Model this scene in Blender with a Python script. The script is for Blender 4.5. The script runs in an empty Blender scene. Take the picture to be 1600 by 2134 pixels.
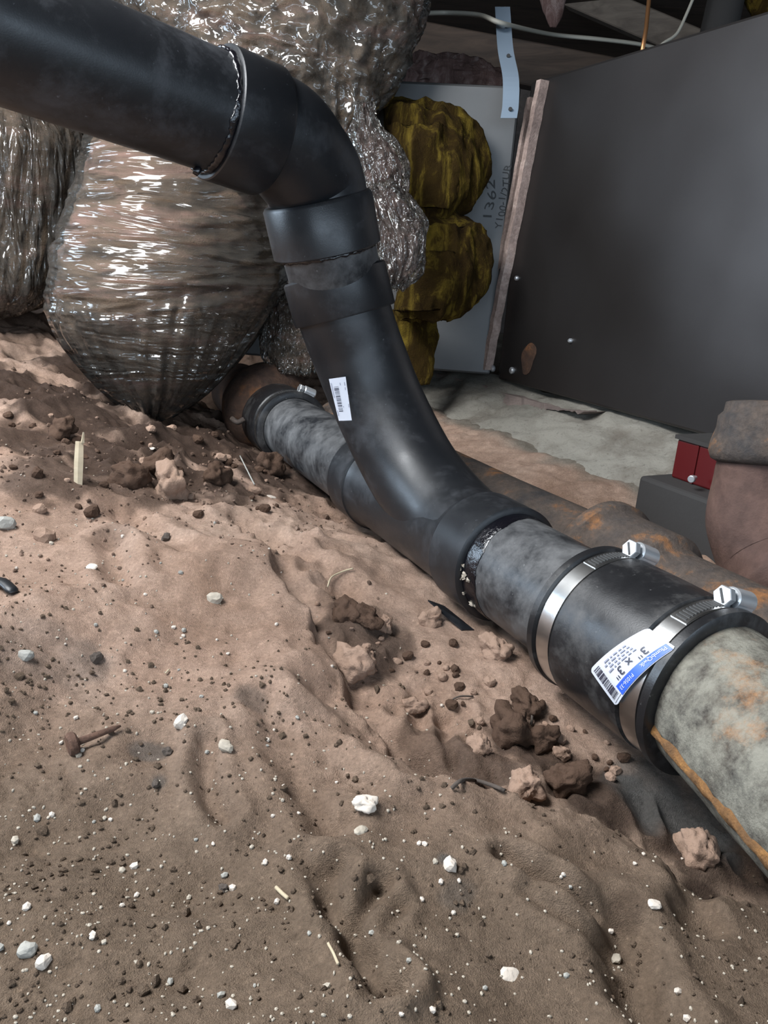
import bpy, bmesh, math, random
import numpy as np
from mathutils import Vector, Matrix

random.seed(7); RNG = np.random.default_rng(7)
scn = bpy.context.scene
COL = scn.collection

# ------------------------------------------------------------------ camera
FPX = 1580.0
PITCH, ROLL = math.radians(17.7), math.radians(4.0)
CAM = np.array([0.0, 0.0, 0.30])
_F = np.array([0, math.cos(PITCH), -math.sin(PITCH)])
_r0 = np.array([1.0, 0, 0]); _u0 = np.array([0, math.sin(PITCH), math.cos(PITCH)])
_R = math.cos(ROLL) * _r0 + math.sin(ROLL) * _u0
_U = -math.sin(ROLL) * _r0 + math.cos(ROLL) * _u0
cd = bpy.data.cameras.new('camera'); cam = bpy.data.objects.new('camera', cd); COL.objects.link(cam)
cd.sensor_fit = 'VERTICAL'; cd.sensor_height = 24.0; cd.lens = 24.0 * FPX / 2134.0
cd.clip_start = 0.01
m = Matrix(((_R[0], _U[0], -_F[0], CAM[0]), (_R[1], _U[1], -_F[1], CAM[1]), (_R[2], _U[2], -_F[2], CAM[2]), (0, 0, 0, 1)))
cam.matrix_world = m
scn.camera = cam

# ------------------------------------------------------------------ world, light, exposure
world = bpy.data.worlds.new('world'); scn.world = world; world.use_nodes = True
wb = world.node_tree.nodes['Background']
wb.inputs[0].default_value = (0.80, 0.90, 1.0, 1); wb.inputs[1].default_value = 0.22
def area(name, loc, aim, sx, sy, power, col):
    l = bpy.data.lights.new(name, 'AREA'); l.shape = 'RECTANGLE'; l.size = sx; l.size_y = sy; l.energy = power; l.color = col
    o = bpy.data.objects.new(name, l); COL.objects.link(o); o.location = loc
    o.rotation_euler = (Vector(aim) - Vector(loc)).to_track_quat('-Z', 'Y').to_euler()
    return o
# daylight: an open floor hatch overhead at the left, the crawl entrance behind the photographer, a side vent
area('floor_hatch_daylight', (-0.48, 0.42, 1.02), (-0.05, 0.55, 0.0), 0.8, 0.7, 47.0, (0.94, 0.97, 1.0))
area('entrance_daylight', (0.70, -1.35, 0.50), (0.0, 0.8, 0.25), 3.0, 0.55, 25.0, (0.66, 0.82, 1.0))
area('side_vent_daylight', (-1.75, 0.75, 0.62), (0.1, 0.6, 0.05), 0.8, 0.4, 14.0, (0.66, 0.82, 1.0))
vs = scn.view_settings
vs.view_transform = 'Standard'; vs.look = 'None'; vs.gamma = 1.0; vs.use_curve_mapping = False
vs.exposure = 0.36

# ------------------------------------------------------------------ pixel helpers (photo is 1600 x 2134)
def ray(x, y): return _R * (x - 800) / FPX - _U * (y - 1067) / FPX + _F
def W(x, y, z): return CAM + ray(x, y) * z
def onz(x, y, Z):
    d = ray(x, y); return CAM + d * ((Z - CAM[2]) / d[2])
def MAIN(x): return W(x, 510 + 0.632 * x, 667.7 / x)       # a point on the drain line's axis
def nrm(v): v = np.asarray(v, float); return v / np.linalg.norm(v)
DM = nrm(MAIN(612) - MAIN(1490)); DM[2] = 0; DM = nrm(DM)    # along the drain, away from the camera
SM = np.array([-DM[1], DM[0], 0.0]); SM = SM if SM[1] < 0 else -SM   # horizontal, toward the camera side
UP = np.array([0, 0, 1.0])
P0 = MAIN(1225)                                               # reference point of the drain axis
def AX(px): return float(np.dot(MAIN(px) - P0, DM))          # axial coordinate of a pixel column
def mp(a): return P0 + DM * a

# ------------------------------------------------------------------ noise
def _h(ix, iy, iz, seed):
    n = (ix.astype(np.int64) * 374761393 + iy.astype(np.int64) * 668265263 + iz.astype(np.int64) * 2147483647 + seed * 974634777) & 0x7fffffff
    n = ((n ^ (n >> 13)) * 1274126177) & 0x7fffffff
    n = ((n ^ (n >> 15)) * 1103515245) & 0x7fffffff
    return ((n ^ (n >> 16)) & 0xffff) / 65535.0
def noise2(x, y, seed=0):
    ix = np.floor(x); iy = np.floor(y); fx = x - ix; fy = y - iy
    fx = fx * fx * fx * (fx * (fx * 6 - 15) + 10); fy = fy * fy * fy * (fy * (fy * 6 - 15) + 10)
    z = np.zeros_like(ix)
    a = _h(ix, iy, z, seed); b = _h(ix + 1, iy, z, seed); c = _h(ix, iy + 1, z, seed); d = _h(ix + 1, iy + 1, z, seed)
    return (a + (b - a) * fx) * (1 - fy) + (c + (d - c) * fx) * fy
def noise3(p, seed=0):
    i = np.floor(p); f = p - i; f = f * f * (3 - 2 * f)
    r = 0
    for dx in (0, 1):
        for dy in (0, 1):
            for dz in (0, 1):
                w = (f[:, 0] if dx else 1 - f[:, 0]) * (f[:, 1] if dy else 1 - f[:, 1]) * (f[:, 2] if dz else 1 - f[:, 2])
                r = r + w * _h(i[:, 0] + dx, i[:, 1] + dy, i[:, 2] + dz, seed)
    return r
def fbm3(p, seed=0, oct=4):
    s = 0; a = 0.5
    for k in range(oct): s = s + a * (noise3(p * 2 ** k, seed + k) - 0.5); a *= 0.5
    return s
def ridge3(p, seed=0, oct=3):
    s = 0; a = 0.6
    for k in range(oct): s = s + a * (1 - np.abs(2 * noise3(p * 1.9 ** k + 17.3 * k, seed + k) - 1) * 1.6); a *= 0.5
    return s
def sstep(a, b, x):
    t = np.clip((x - a) / (b - a), 0, 1); return t * t * (3 - 2 * t)

# ------------------------------------------------------------------ objects
ORG = {}
def tag(o, label=None, cat=None, group=None, kind=None):
    if label: o['label'] = label
    if cat: o['category'] = cat
    if group: o['group'] = group
    if kind: o['kind'] = kind
    return o
def thing(name, label, cat, loc, group=None):
    o = bpy.data.objects.new(name, None); COL.objects.link(o); o.location = [float(c) for c in loc]; o.empty_display_size = 0.03
    ORG[o.name] = np.asarray(loc, float); return tag(o, label, cat, group)
def mesh_obj(name, V, Fc, mat, parent=None, smooth=35, origin=None):
    V = np.asarray(V, float)
    if parent is not None: org = ORG[parent.name]
    else:
        org = np.array([V[:, 0].mean(), V[:, 1].mean(), V[:, 2].min()]) if origin is None else np.asarray(origin, float)
    me = bpy.data.meshes.new(name)
    me.from_pydata((V - org).tolist(), [], [list(map(int, f)) for f in Fc])
    bm = bmesh.new(); bm.from_mesh(me); bmesh.ops.recalc_face_normals(bm, faces=bm.faces); bm.to_mesh(me); bm.free()
    if smooth:
        me.polygons.foreach_set('use_smooth', [True] * len(me.polygons))
        if smooth < 179: me.set_sharp_from_angle(angle=math.radians(smooth))
    me.materials.append(mat)
    o = bpy.data.objects.new(name, me); COL.objects.link(o)
    ORG[o.name] = org
    if parent is not None: o.parent = parent
    else: o.location = org.tolist()
    return o
class G:
    """collects shapes into one mesh"""
    def __init__(s): s.V = np.zeros((0, 3)); s.F = []
    def add(s, V, F):
        n = len(s.V); s.V = np.vstack([s.V, np.asarray(V, float)]); s.F += [[i + n for i in f] for f in F]; return s
    def put(s, name, mat, parent=None, smooth=35, origin=None): return mesh_obj(name, s.V, s.F, mat, parent, smooth, origin)
def grid_faces(nr, nc, closed_c=True, closed_r=False):
    F = []
    for i in range(nr if closed_r else nr - 1):
        i2 = (i + 1) % nr
        for j in range(nc if closed_c else nc - 1):
            j2 = (j + 1) % nc
            F.append([i * nc + j, i * nc + j2, i2 * nc + j2, i2 * nc + j])
    return F
def frame(ax, hint=UP):
    ax = nrm(ax); hint = np.asarray(hint, float)
    if abs(np.dot(ax, hint)) > 0.98: hint = np.array([1.0, 0, 0])
    e2 = nrm(hint - ax * np.dot(hint, ax)); e1 = np.cross(e2, ax); return e1, e2, ax
def lathe(prof, o, ax, n=72, e=None, closed=True, a0=0, a1=2 * math.pi):
    """prof: list of (axial, radius); closed profile makes a solid ring / shell"""
    e1, e2, ax = frame(ax) if e is None else e
    full = abs(a1 - a0 - 2 * math.pi) < 1e-6
    th = np.linspace(a0, a1, n, endpoint=not full)
    V = []
    for a, r in prof:
        V.append(o + ax * a + r * (np.cos(th)[:, None] * e1 + np.sin(th)[:, None] * e2))
    V = np.vstack(V); F = grid_faces(len(prof), n, full, closed)
    if not full and closed:
        F.append([i * n for i in range(len(prof))]); F.append([i * n + n - 1 for i in range(len(prof))][::-1])
    return V, F
def solid(prof, o, ax, n=72, e=None):
    """open profile capped with fans at both ends"""
    V, F = lathe(prof, o, ax, n, e, closed=False)
    m_ = len(prof)
    F.append(list(range(n))[::-1]); F.append([(m_ - 1) * n + j for j in range(n)])
    return V, F
def catmull(P, n):
    P = np.asarray(P, float); Q = np.vstack([2 * P[0] - P[1], P, 2 * P[-1] - P[-2]]); out = []
    for i in range(1, len(Q) - 2):
        for t in np.linspace(0, 1, n, endpoint=False):
            a, b, c, d = Q[i - 1:i + 3]
            out.append(0.5 * ((2 * b) + (-a + c) * t + (2 * a - 5 * b + 4 * c - d) * t * t + (-a + 3 * b - 3 * c + d) * t ** 3))
    out.append(Q[-2]); return np.array(out)
def sweep(P, rad, n=24, cap=True, hint=UP, flat=None):
    P = np.asarray(P, float); m_ = len(P)
    rad = np.full(m_, rad) if np.isscalar(rad) else np.asarray(rad)
    T = np.gradient(P, axis=0); T /= np.linalg.norm(T, axis=1)[:, None]
    e1, e2, _ = frame(T[0], hint); V = []
    th = np.linspace(0, 2 * math.pi, n, endpoint=False)
    for i in range(m_):
        e1 = nrm(e1 - T[i] * np.dot(e1, T[i])); e2 = np.cross(T[i], e1)
        ra, rb = (rad[i], rad[i]) if flat is None else (rad[i], rad[i] * flat)
        V.append(P[i] + ra * np.cos(th)[:, None] * e1 + rb * np.sin(th)[:, None] * e2)
    V = np.vstack(V); F = grid_faces(m_, n, True, False)
    if cap: F.append(list(range(n))[::-1]); F.append([(m_ - 1) * n + j for j in range(n)])
    return V, F
def box(c, ex, ey, ez, bev=0.0):
    c = np.asarray(c, float); V = []
    for sx in (-1, 1):
        for sy in (-1, 1):
            for sz in (-1, 1): V.append(c + sx * np.asarray(ex) + sy * np.asarray(ey) + sz * np.asarray(ez))
    F = [[0, 1, 3, 2], [4, 6, 7, 5], [0, 4, 5, 1], [2, 3, 7, 6], [0, 2, 6, 4], [1, 5, 7, 3]]
    return V, F
def bevel(o, w=0.003, seg=2):
    me = o.data; bm = bmesh.new(); bm.from_mesh(me)
    bmesh.ops.bevel(bm, geom=list(bm.edges), offset=w, segments=seg, profile=0.5, affect='EDGES')
    bm.to_mesh(me); bm.free(); return o
def loft(rows, depth, k=0.85, n=120, m_=90, power=2.0, back=0.0, tilt=None):
    """rows: (py, x_left, x_right[, depth]) silhouettes; each row becomes a closed oval in the horizontal plane"""
    rows = np.array([list(r) + [depth] * (4 - len(r)) for r in rows], float)
    ys = np.linspace(rows[0, 0], rows[-1, 0], m_)
    R4 = catmull(rows, 12); o_ = np.argsort(R4[:, 0]); R4 = R4[o_]
    xl = np.interp(ys, R4[:, 0], R4[:, 1]); xr = np.interp(ys, R4[:, 0], R4[:, 2]); zz = np.interp(ys, R4[:, 0], R4[:, 3])
    th = np.linspace(0, 2 * math.pi, n, endpoint=False); V = []
    fh = np.array([0, 1.0, 0])
    for y, a, b, z in zip(ys, xl, xr, zz):
        c = W((a + b) / 2, y, z); hw = max((b - a) / 2, 1) / FPX * z
        cx = np.sign(np.cos(th)) * np.abs(np.cos(th)) ** (2 / power); sy = np.sign(np.sin(th)) * np.abs(np.sin(th)) ** (2 / power)
        V.append(c + fh * back + hw * cx[:, None] * _R + hw * k * sy[:, None] * fh)
    V = np.vstack(V); F = grid_faces(m_, n, True, False)
    F.append(list(range(n))[::-1]); F.append([(m_ - 1) * n + j for j in range(n)])
    return V, F
def vnormals(V, F):
    me = bpy.data.meshes.new('tmp'); me.from_pydata(V.tolist(), [], F)
    bm = bmesh.new(); bm.from_mesh(me); bmesh.ops.recalc_face_normals(bm, faces=bm.faces); bm.to_mesh(me); bm.free()
    N = np.empty(len(V) * 3); me.vertices.foreach_get('normal', N); bpy.data.meshes.remove(me); return N.reshape(-1, 3)

# ------------------------------------------------------------------ materials
def newmat(name):
    m_ = bpy.data.materials.new(name); m_.use_nodes = True; nt = m_.node_tree
    return m_, nt, nt.nodes['Principled BSDF']
def N(nt, t, **kw):
    n = nt.nodes.new(t)
    for k, v in kw.items():
        if k in n.inputs.keys(): n.inputs[k].default_value = v
        else: setattr(n, k, v)
    return n
def L(nt, a, b): nt.links.new(a, b)
def ramp(nt, fac, stops):
    r = nt.nodes.new('ShaderNodeValToRGB'); cr = r.color_ramp
    while len(cr.elements) < len(stops): cr.elements.new(0.5)
    for e_, (p_, c) in zip(cr.elements, stops): e_.position = p_; e_.color = (*c, 1) if len(c) == 3 else c
    L(nt, fac, r.inputs[0]); return r
def noise_n(nt, scale, detail=6, rough=0.6, vec=None, dist=0.0):
    n = N(nt, 'ShaderNodeTexNoise', Scale=scale, Detail=detail, Roughness=rough, Distortion=dist)
    if vec is not None: L(nt, vec, n.inputs['Vector'])
    return n
def mixc(nt, fac, a, b, mode='MIX'):
    x = nt.nodes.new('ShaderNodeMix'); x.data_type = 'RGBA'; x.blend_type = mode
    for s, v in ((0, fac), (6, a), (7, b)):
        if hasattr(v, 'is_linked') or hasattr(v, 'links'): L(nt, v, x.inputs[s])
        else: x.inputs[s].default_value = v if s == 0 else (*v, 1)
    return x.outputs[2]
def coords(nt): return N(nt, 'ShaderNodeNewGeometry').outputs['Position']
def bump(nt, h, strength, dist, bsdf, normal=None):
    b = N(nt, 'ShaderNodeBump', Strength=strength, Distance=dist); L(nt, h, b.inputs['Height'])
    if normal is not None: L(nt, normal, b.inputs['Normal'])
    if bsdf is not None: L(nt, b.outputs[0], bsdf.inputs['Normal'])
    return b.outputs[0]
def plastic(name, base, dust, rough=0.36, dust_amt=0.35, scale=14, dark=(0.5, 0.62), mud=None):
    m_, nt, b = newmat(name); pos = coords(nt)
    n1 = noise_n(nt, scale, 9, 0.72, pos, 0.15); n2 = noise_n(nt, 260, 4, 0.6, pos)
    r1 = ramp(nt, n1.outputs[0], [(dark[0], (0, 0, 0)), (dark[1] + 0.12, (dust_amt,) * 3)])
    c = mixc(nt, r1.outputs[0], base, dust)
    sp = ramp(nt, n2.outputs[0], [(0.68, (0, 0, 0)), (0.76, (dust_amt * 0.9,) * 3)])
    c = mixc(nt, sp.outputs[0], c, tuple(min(1, x * 1.6) for x in dust))
    if mud:
        n3 = noise_n(nt, 38, 8, 0.7, pos, 1.0); r3 = ramp(nt, n3.outputs[0], [(mud[0], (0, 0, 0)), (mud[0] + 0.05, (1, 1, 1))])
        c = mixc(nt, r3.outputs[0], c, mud[1])
    L(nt, c, b.inputs['Base Color'])
    rr = ramp(nt, n1.outputs[0], [(0.35, (rough - 0.06,) * 3), (0.7, (rough + 0.2,) * 3)])
    L(nt, rr.outputs[0], b.inputs['Roughness'])
    wv = noise_n(nt, 900, 2, 0.5, pos); bump(nt, wv.outputs[0], 0.06, 0.001, b)
    return m_
ABS = plastic('black_abs_plastic', (0.011, 0.012, 0.014), (0.13, 0.135, 0.15), 0.36, 0.35)
ABSF = plastic('black_abs_fitting', (0.010, 0.011, 0.013), (0.13, 0.135, 0.15), 0.38, 0.32, 11, (0.5, 0.62), (0.735, (0.30, 0.21, 0.14)))
ABSD = plastic('dusty_black_abs', (0.016, 0.017, 0.019), (0.20, 0.20, 0.20), 0.38, 0.6, 22, (0.38, 0.56), (0.70, (0.30, 0.21, 0.14)))
RUBBER = plastic('black_rubber', (0.010, 0.010, 0.011), (0.13, 0.125, 0.12), 0.34, 0.45, 24, (0.5, 0.6))
def simple(name, col, rough=0.5, metal=0.0, bs=0, bstr=0.0, spec=0.5):
    m_, nt, b = newmat(name); b.inputs['Base Color'].default_value = (*col, 1); b.inputs['Roughness'].default_value = rough
    b.inputs['Metallic'].default_value = metal; b.inputs['Specular IOR Level'].default_value = spec
    if bs:
        n_ = noise_n(nt, bs, 5, 0.6, coords(nt)); bump(nt, n_.outputs[0], bstr, 0.002, b)
    return m_
CEMENT = simple('wet_black_solvent_cement', (0.004, 0.004, 0.006), 0.08, 0, 260, 0.35, 0.7)
STEEL = simple('stainless_clamp_steel', (0.62, 0.62, 0.61), 0.28, 1.0, 120, 0.05)
SCREW = simple('zinc_clamp_screw', (0.60, 0.62, 0.64), 0.42, 0.8, 160, 0.08)
SLOT = simple('dark_clamp_slot', (0.03, 0.03, 0.03), 0.6)
PAPER = simple('white_label_paper', (0.52, 0.54, 0.60), 0.45)
BLUE = simple('blue_label_print', (0.03, 0.10, 0.62), 0.35)
INK = simple('black_label_ink', (0.03, 0.03, 0.05), 0.45)
GREYINK = simple('grey_label_ink', (0.25, 0.26, 0.33), 0.45)
SILVER = simple('silver_label_panel', (0.50, 0.51, 0.55), 0.4)
BLACKINK = simple('black_marker_ink', (0.02, 0.02, 0.02), 0.6)
def rust(name, a, b_, c_, s=18, pale=None, thr=(0.42, 0.55, 0.66)):
    m_, nt, b = newmat(name); pos = coords(nt)
    n1 = noise_n(nt, s, 8, 0.70, pos, 0.1); n2 = noise_n(nt, s * 7, 6, 0.7, pos)
    r1 = ramp(nt, n1.outputs[0], [(thr[0] - 0.1, a), (thr[1], b_), (thr[2], c_)])
    c = mixc(nt, 0.45, r1.outputs[0], ramp(nt, n2.outputs[0], [(0.35, (0.25, 0.25, 0.25)), (0.65, (1.0, 1.0, 1.0))]).outputs[0], 'MULTIPLY')
    if pale:
        n3 = noise_n(nt, s * 2.2, 9, 0.78, pos, 0.0); r3 = ramp(nt, n3.outputs[0], [(0.38, (0, 0, 0)), (0.60, (0.85,) * 3)])
        c = mixc(nt, r3.outputs[0], c, pale)
    L(nt, c, b.inputs['Base Color']); b.inputs['Roughness'].default_value = 0.8; b.inputs['Specular IOR Level'].default_value = 0.25
    bump(nt, n2.outputs[0], 0.7, 0.003, b); return m_
RUST = rust('rusty_cast_iron', (0.028, 0.020, 0.018), (0.085, 0.048, 0.032), (0.20, 0.085, 0.035))
RUSTG = rust('old_cast_iron', (0.045, 0.042, 0.042), (0.10, 0.075, 0.06), (0.26, 0.12, 0.05), 26)
RUSTR = rust('smooth_rust_red_iron', (0.075, 0.045, 0.038), (0.10, 0.058, 0.046), (0.12, 0.072, 0.055), 9)
IRONP = rust('grey_scaled_cast_iron', (0.04, 0.038, 0.036), (0.09, 0.075, 0.06), (0.34, 0.15, 0.05), 22, (0.235, 0.225, 0.185))
def galv(name, col, rough=0.42, warp=4.0):
    m_, nt, b = newmat(name); pos = coords(nt)
    n1 = noise_n(nt, 6, 5, 0.6, pos); n2 = noise_n(nt, warp, 2, 0.4, pos); n3 = noise_n(nt, 700, 2, 0.5, pos)
    r = ramp(nt, n1.outputs[0], [(0.3, tuple(c * 0.82 for c in col)), (0.7, col)]); L(nt, r.outputs[0], b.inputs['Base Color'])
    b.inputs['Metallic'].default_value = 0.8; b.inputs['Roughness'].default_value = rough
    nb = bump(nt, n2.outputs[0], 0.35, 0.03, None); bump(nt, n3.outputs[0], 0.05, 0.001, b, nb); return m_
GALV = galv('dull_galvanized_sheet', (0.062, 0.056, 0.054), 0.38, 3.2)
GALVL = galv('pale_galvanized_sheet', (0.13, 0.13, 0.13), 0.55)
STRAP = simple('pale_blue_steel_strap', (0.27, 0.34, 0.42), 0.5, 0.35)
FLANGE = rust('rusty_pink_flange', (0.30, 0.22, 0.19), (0.48, 0.36, 0.31), (0.66, 0.52, 0.46), 30)
RED = simple('dark_red_paint', (0.075, 0.003, 0.004), 0.45)
BLOCK = simple('dark_block', (0.028, 0.026, 0.025), 0.85, 0, 60, 0.4)
def fibre(name, a, b_, c_, sc=(30, 30, 7)):
    m_, nt, b = newmat(name); pos = coords(nt)
    mp_ = N(nt, 'ShaderNodeMapping'); mp_.inputs['Scale'].default_value = sc; L(nt, pos, mp_.inputs[0])
    n1 = noise_n(nt, 1.0, 8, 0.72, mp_.outputs[0], 1.2); n2 = noise_n(nt, 420, 4, 0.7, pos)
    r = ramp(nt, n1.outputs[0], [(0.3, a), (0.5, b_), (0.72, c_)]); L(nt, r.outputs[0], b.inputs['Base Color'])
    b.inputs['Roughness'].default_value = 0.95; b.inputs['Specular IOR Level'].default_value = 0.1
    h = N(nt, 'ShaderNodeMath', operation='ADD'); L(nt, n1.outputs[0], h.inputs[0]); L(nt, n2.outputs[0], h.inputs[1])
    bump(nt, h.outputs[0], 0.8, 0.006, b); return m_
YELLOW = fibre('yellow_fiberglass', (0.014, 0.007, 0.002), (0.034, 0.020, 0.004), (0.20, 0.14, 0.02))
PINKW = fibre('pinkish_wrapped_batt', (0.06, 0.036, 0.032), (0.16, 0.10, 0.088), (0.36, 0.28, 0.26))
COREM = fibre('insulation_under_film', (0.085, 0.062, 0.042), (0.17, 0.122, 0.086), (0.36, 0.215, 0.185), (4, 4, 20))
def film(name, opaque, tint, rough, scale, bstr, rot=(0.5, 0.35, 0.3)):
    """thin clear plastic: mostly see-through, glossy where it catches light"""
    m_, nt, b = newmat(name); nt.nodes.remove(b); out = nt.nodes['Material Output']; pos = coords(nt)
    mp_ = N(nt, 'ShaderNodeMapping'); mp_.inputs['Rotation'].default_value = rot; mp_.inputs['Scale'].default_value = scale; L(nt, pos, mp_.inputs[0])
    n1 = noise_n(nt, 1.0, 2.0, 0.45, mp_.outputs[0], 1.6)
    n2 = noise_n(nt, 3.4, 1.0, 0.4, mp_.outputs[0], 0.8)
    h = N(nt, 'ShaderNodeMath', operation='MULTIPLY_ADD'); L(nt, n2.outputs[0], h.inputs[0]); h.inputs[1].default_value = 0.22; L(nt, n1.outputs[0], h.inputs[2])
    bn = bump(nt, h.outputs[0], bstr, 0.02, None)
    tr = N(nt, 'ShaderNodeBsdfTransparent'); tr.inputs[0].default_value = (*tint, 1)
    gl = N(nt, 'ShaderNodeBsdfGlossy', Roughness=rough); gl.inputs[0].default_value = (1, 0.99, 0.97, 1); L(nt, bn, gl.inputs['Normal'])
    df = N(nt, 'ShaderNodeBsdfDiffuse'); df.inputs[0].default_value = (0.32, 0.30, 0.27, 1); L(nt, bn, df.inputs['Normal'])
    m1 = N(nt, 'ShaderNodeMixShader'); m1.inputs[0].default_value = opaque; L(nt, tr.outputs[0], m1.inputs[1]); L(nt, df.outputs[0], m1.inputs[2])
    fr = N(nt, 'ShaderNodeFresnel', IOR=1.5); L(nt, bn, fr.inputs['Normal'])
    m2 = N(nt, 'ShaderNodeMixShader'); L(nt, fr.outputs[0], m2.inputs[0]); L(nt, m1.outputs[0], m2.inputs[1]); L(nt, gl.outputs[0], m2.inputs[2])
    L(nt, m2.outputs[0], out.inputs[0]); return m_
FILM = film('clear_wrinkled_plastic_film', 0.08, (0.96, 0.94, 0.92), 0.15, (5, 5, 30), 0.8, (0.12, 0.1, 0))
FILMV = film('clear_creased_plastic_film', 0.10, (0.95, 0.94, 0.92), 0.10, (34, 34, 7), 0.9, (0.3, -0.45, 0.0))
FILMX = film('clear_crumpled_plastic_film', 0.10, (0.95, 0.94, 0.92), 0.10, (16, 16, 16), 1.0)
FOILM = film('crinkled_silver_film', 0.08, (0.8, 0.78, 0.76), 0.10, (48, 48, 24), 1.0)
def wood(name, a, b_):
    m_, nt, b = newmat(name); pos = coords(nt)
    mp_ = N(nt, 'ShaderNodeMapping'); mp_.inputs['Scale'].default_value = (3, 14, 30); L(nt, pos, mp_.inputs[0])
    n1 = noise_n(nt, 1.5, 6, 0.6, mp_.outputs[0], 1.0); r = ramp(nt, n1.outputs[0], [(0.3, a), (0.7, b_)]); L(nt, r.outputs[0], b.inputs['Base Color'])
    b.inputs['Roughness'].default_value = 0.85; bump(nt, n1.outputs[0], 0.3, 0.004, b); return m_
WOODD = wood('dark_old_timber', (0.030, 0.020, 0.014), (0.08, 0.052, 0.036))
WOODP = wood('grey_old_timber', (0.09, 0.07, 0.055), (0.17, 0.135, 0.105))
STRAW = wood('pale_straw', (0.36, 0.29, 0.19), (0.50, 0.42, 0.30))
CABLE = simple('dirty_white_cable', (0.42, 0.40, 0.34), 0.55)
COPPER = simple('copper_wire', (0.55, 0.27, 0.12), 0.4, 0.8)
def soil(name, attrs=True):
    m_, nt, b = newmat(name); pos = coords(nt)
    n1 = noise_n(nt, 9, 8, 0.62, pos, 0.4); n2 = noise_n(nt, 420, 6, 0.75, pos); n3 = noise_n(nt, 1500, 2, 0.6, pos)
    c = ramp(nt, n1.outputs[0], [(0.30, (0.30, 0.195, 0.14)), (0.52, (0.40, 0.275, 0.208)), (0.72, (0.47, 0.34, 0.265))]).outputs[0]
    g = ramp(nt, n2.outputs[0], [(0.27, (0.35, 0.33, 0.31)), (0.44, (0.86, 0.86, 0.86)), (0.58, (1.06, 1.05, 1.04)), (0.70, (1.7, 1.7, 1.7))])
    if attrs:
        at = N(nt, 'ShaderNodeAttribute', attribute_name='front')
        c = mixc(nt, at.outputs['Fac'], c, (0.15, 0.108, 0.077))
        at2 = N(nt, 'ShaderNodeAttribute', attribute_name='damp_shade')
        c = mixc(nt, at2.outputs['Fac'], c, (0.036, 0.022, 0.016))  # dark moist soil, with some shade painted into the same tone
        at4 = N(nt, 'ShaderNodeAttribute', attribute_name='ash')
        c = mixc(nt, at4.outputs['Fac'], c, (0.075, 0.075, 0.072))
        at3 = N(nt, 'ShaderNodeAttribute', attribute_name='pale')
        c = mixc(nt, at3.outputs['Fac'], c, (0.19, 0.175, 0.145))
    c = mixc(nt, 0.75, c, g.outputs[0], 'MULTIPLY')
    n5 = noise_n(nt, 70, 5, 0.7, pos, 0.3); c = mixc(nt, 0.6, c, ramp(nt, n5.outputs[0], [(0.3, (0.62, 0.60, 0.58)), (0.65, (1.15, 1.14, 1.13))]).outputs[0], 'MULTIPLY')
    L(nt, c, b.inputs['Base Color']); b.inputs['Roughness'].default_value = 0.95; b.inputs['Specular IOR Level'].default_value = 0.15
    h = N(nt, 'ShaderNodeMath', operation='ADD'); L(nt, n2.outputs[0], h.inputs[0]); L(nt, n3.outputs[0], h.inputs[1])
    bump(nt, h.outputs[0], 0.75, 0.0022, b); return m_
SOIL = soil('sandy_soil'); CLOD = simple('brown_clod', (0.28, 0.188, 0.138), 0.95, 0, 300, 0.8, 0.1)
CLODD = simple('dark_damp_clod', (0.075, 0.046, 0.032), 0.95, 0, 300, 0.8, 0.1)
STONEW = simple('chalky_white_stone', (0.56, 0.49, 0.42), 0.85, 0, 200, 0.5)
STONEG = simple('grey_stone', (0.30, 0.29, 0.26), 0.85, 0, 200, 0.5)
STONEP = simple('pale_tan_pebble', (0.38, 0.33, 0.265), 0.8, 0, 200, 0.4)
CHAR = simple('charcoal_bit', (0.065, 0.05, 0.04), 0.9, 0, 200, 0.5)
NAILM = rust('rusty_nail_iron', (0.09, 0.05, 0.035), (0.15, 0.085, 0.06), (0.22, 0.12, 0.08), 60)
def concrete(name, a, b_):
    m_, nt, b = newmat(name); pos = coords(nt)
    n1 = noise_n(nt, 16, 8, 0.66, pos, 0.4); n2 = noise_n(nt, 160, 5, 0.7, pos)
    r = ramp(nt, n1.outputs[0], [(0.32, a), (0.55, b_)]); r2 = ramp(nt, n2.outputs[0], [(0.30, (0.45, 0.42, 0.4)), (0.45, (1, 1, 1))])
    L(nt, mixc(nt, 0.7, r.outputs[0], r2.outputs[0], 'MULTIPLY'), b.inputs['Base Color']); b.inputs['Roughness'].default_value = 0.92
    bump(nt, n2.outputs[0], 0.6, 0.003, b); return m_
PLASTER = concrete('pale_rough_concrete', (0.13, 0.112, 0.09), (0.215, 0.20, 0.168))
PINKC = concrete('pinkish_concrete_ledge', (0.12, 0.09, 0.08), (0.19, 0.148, 0.13))
WALLM = concrete('dark_foundation', (0.06, 0.05, 0.045), (0.12, 0.10, 0.09))

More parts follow.
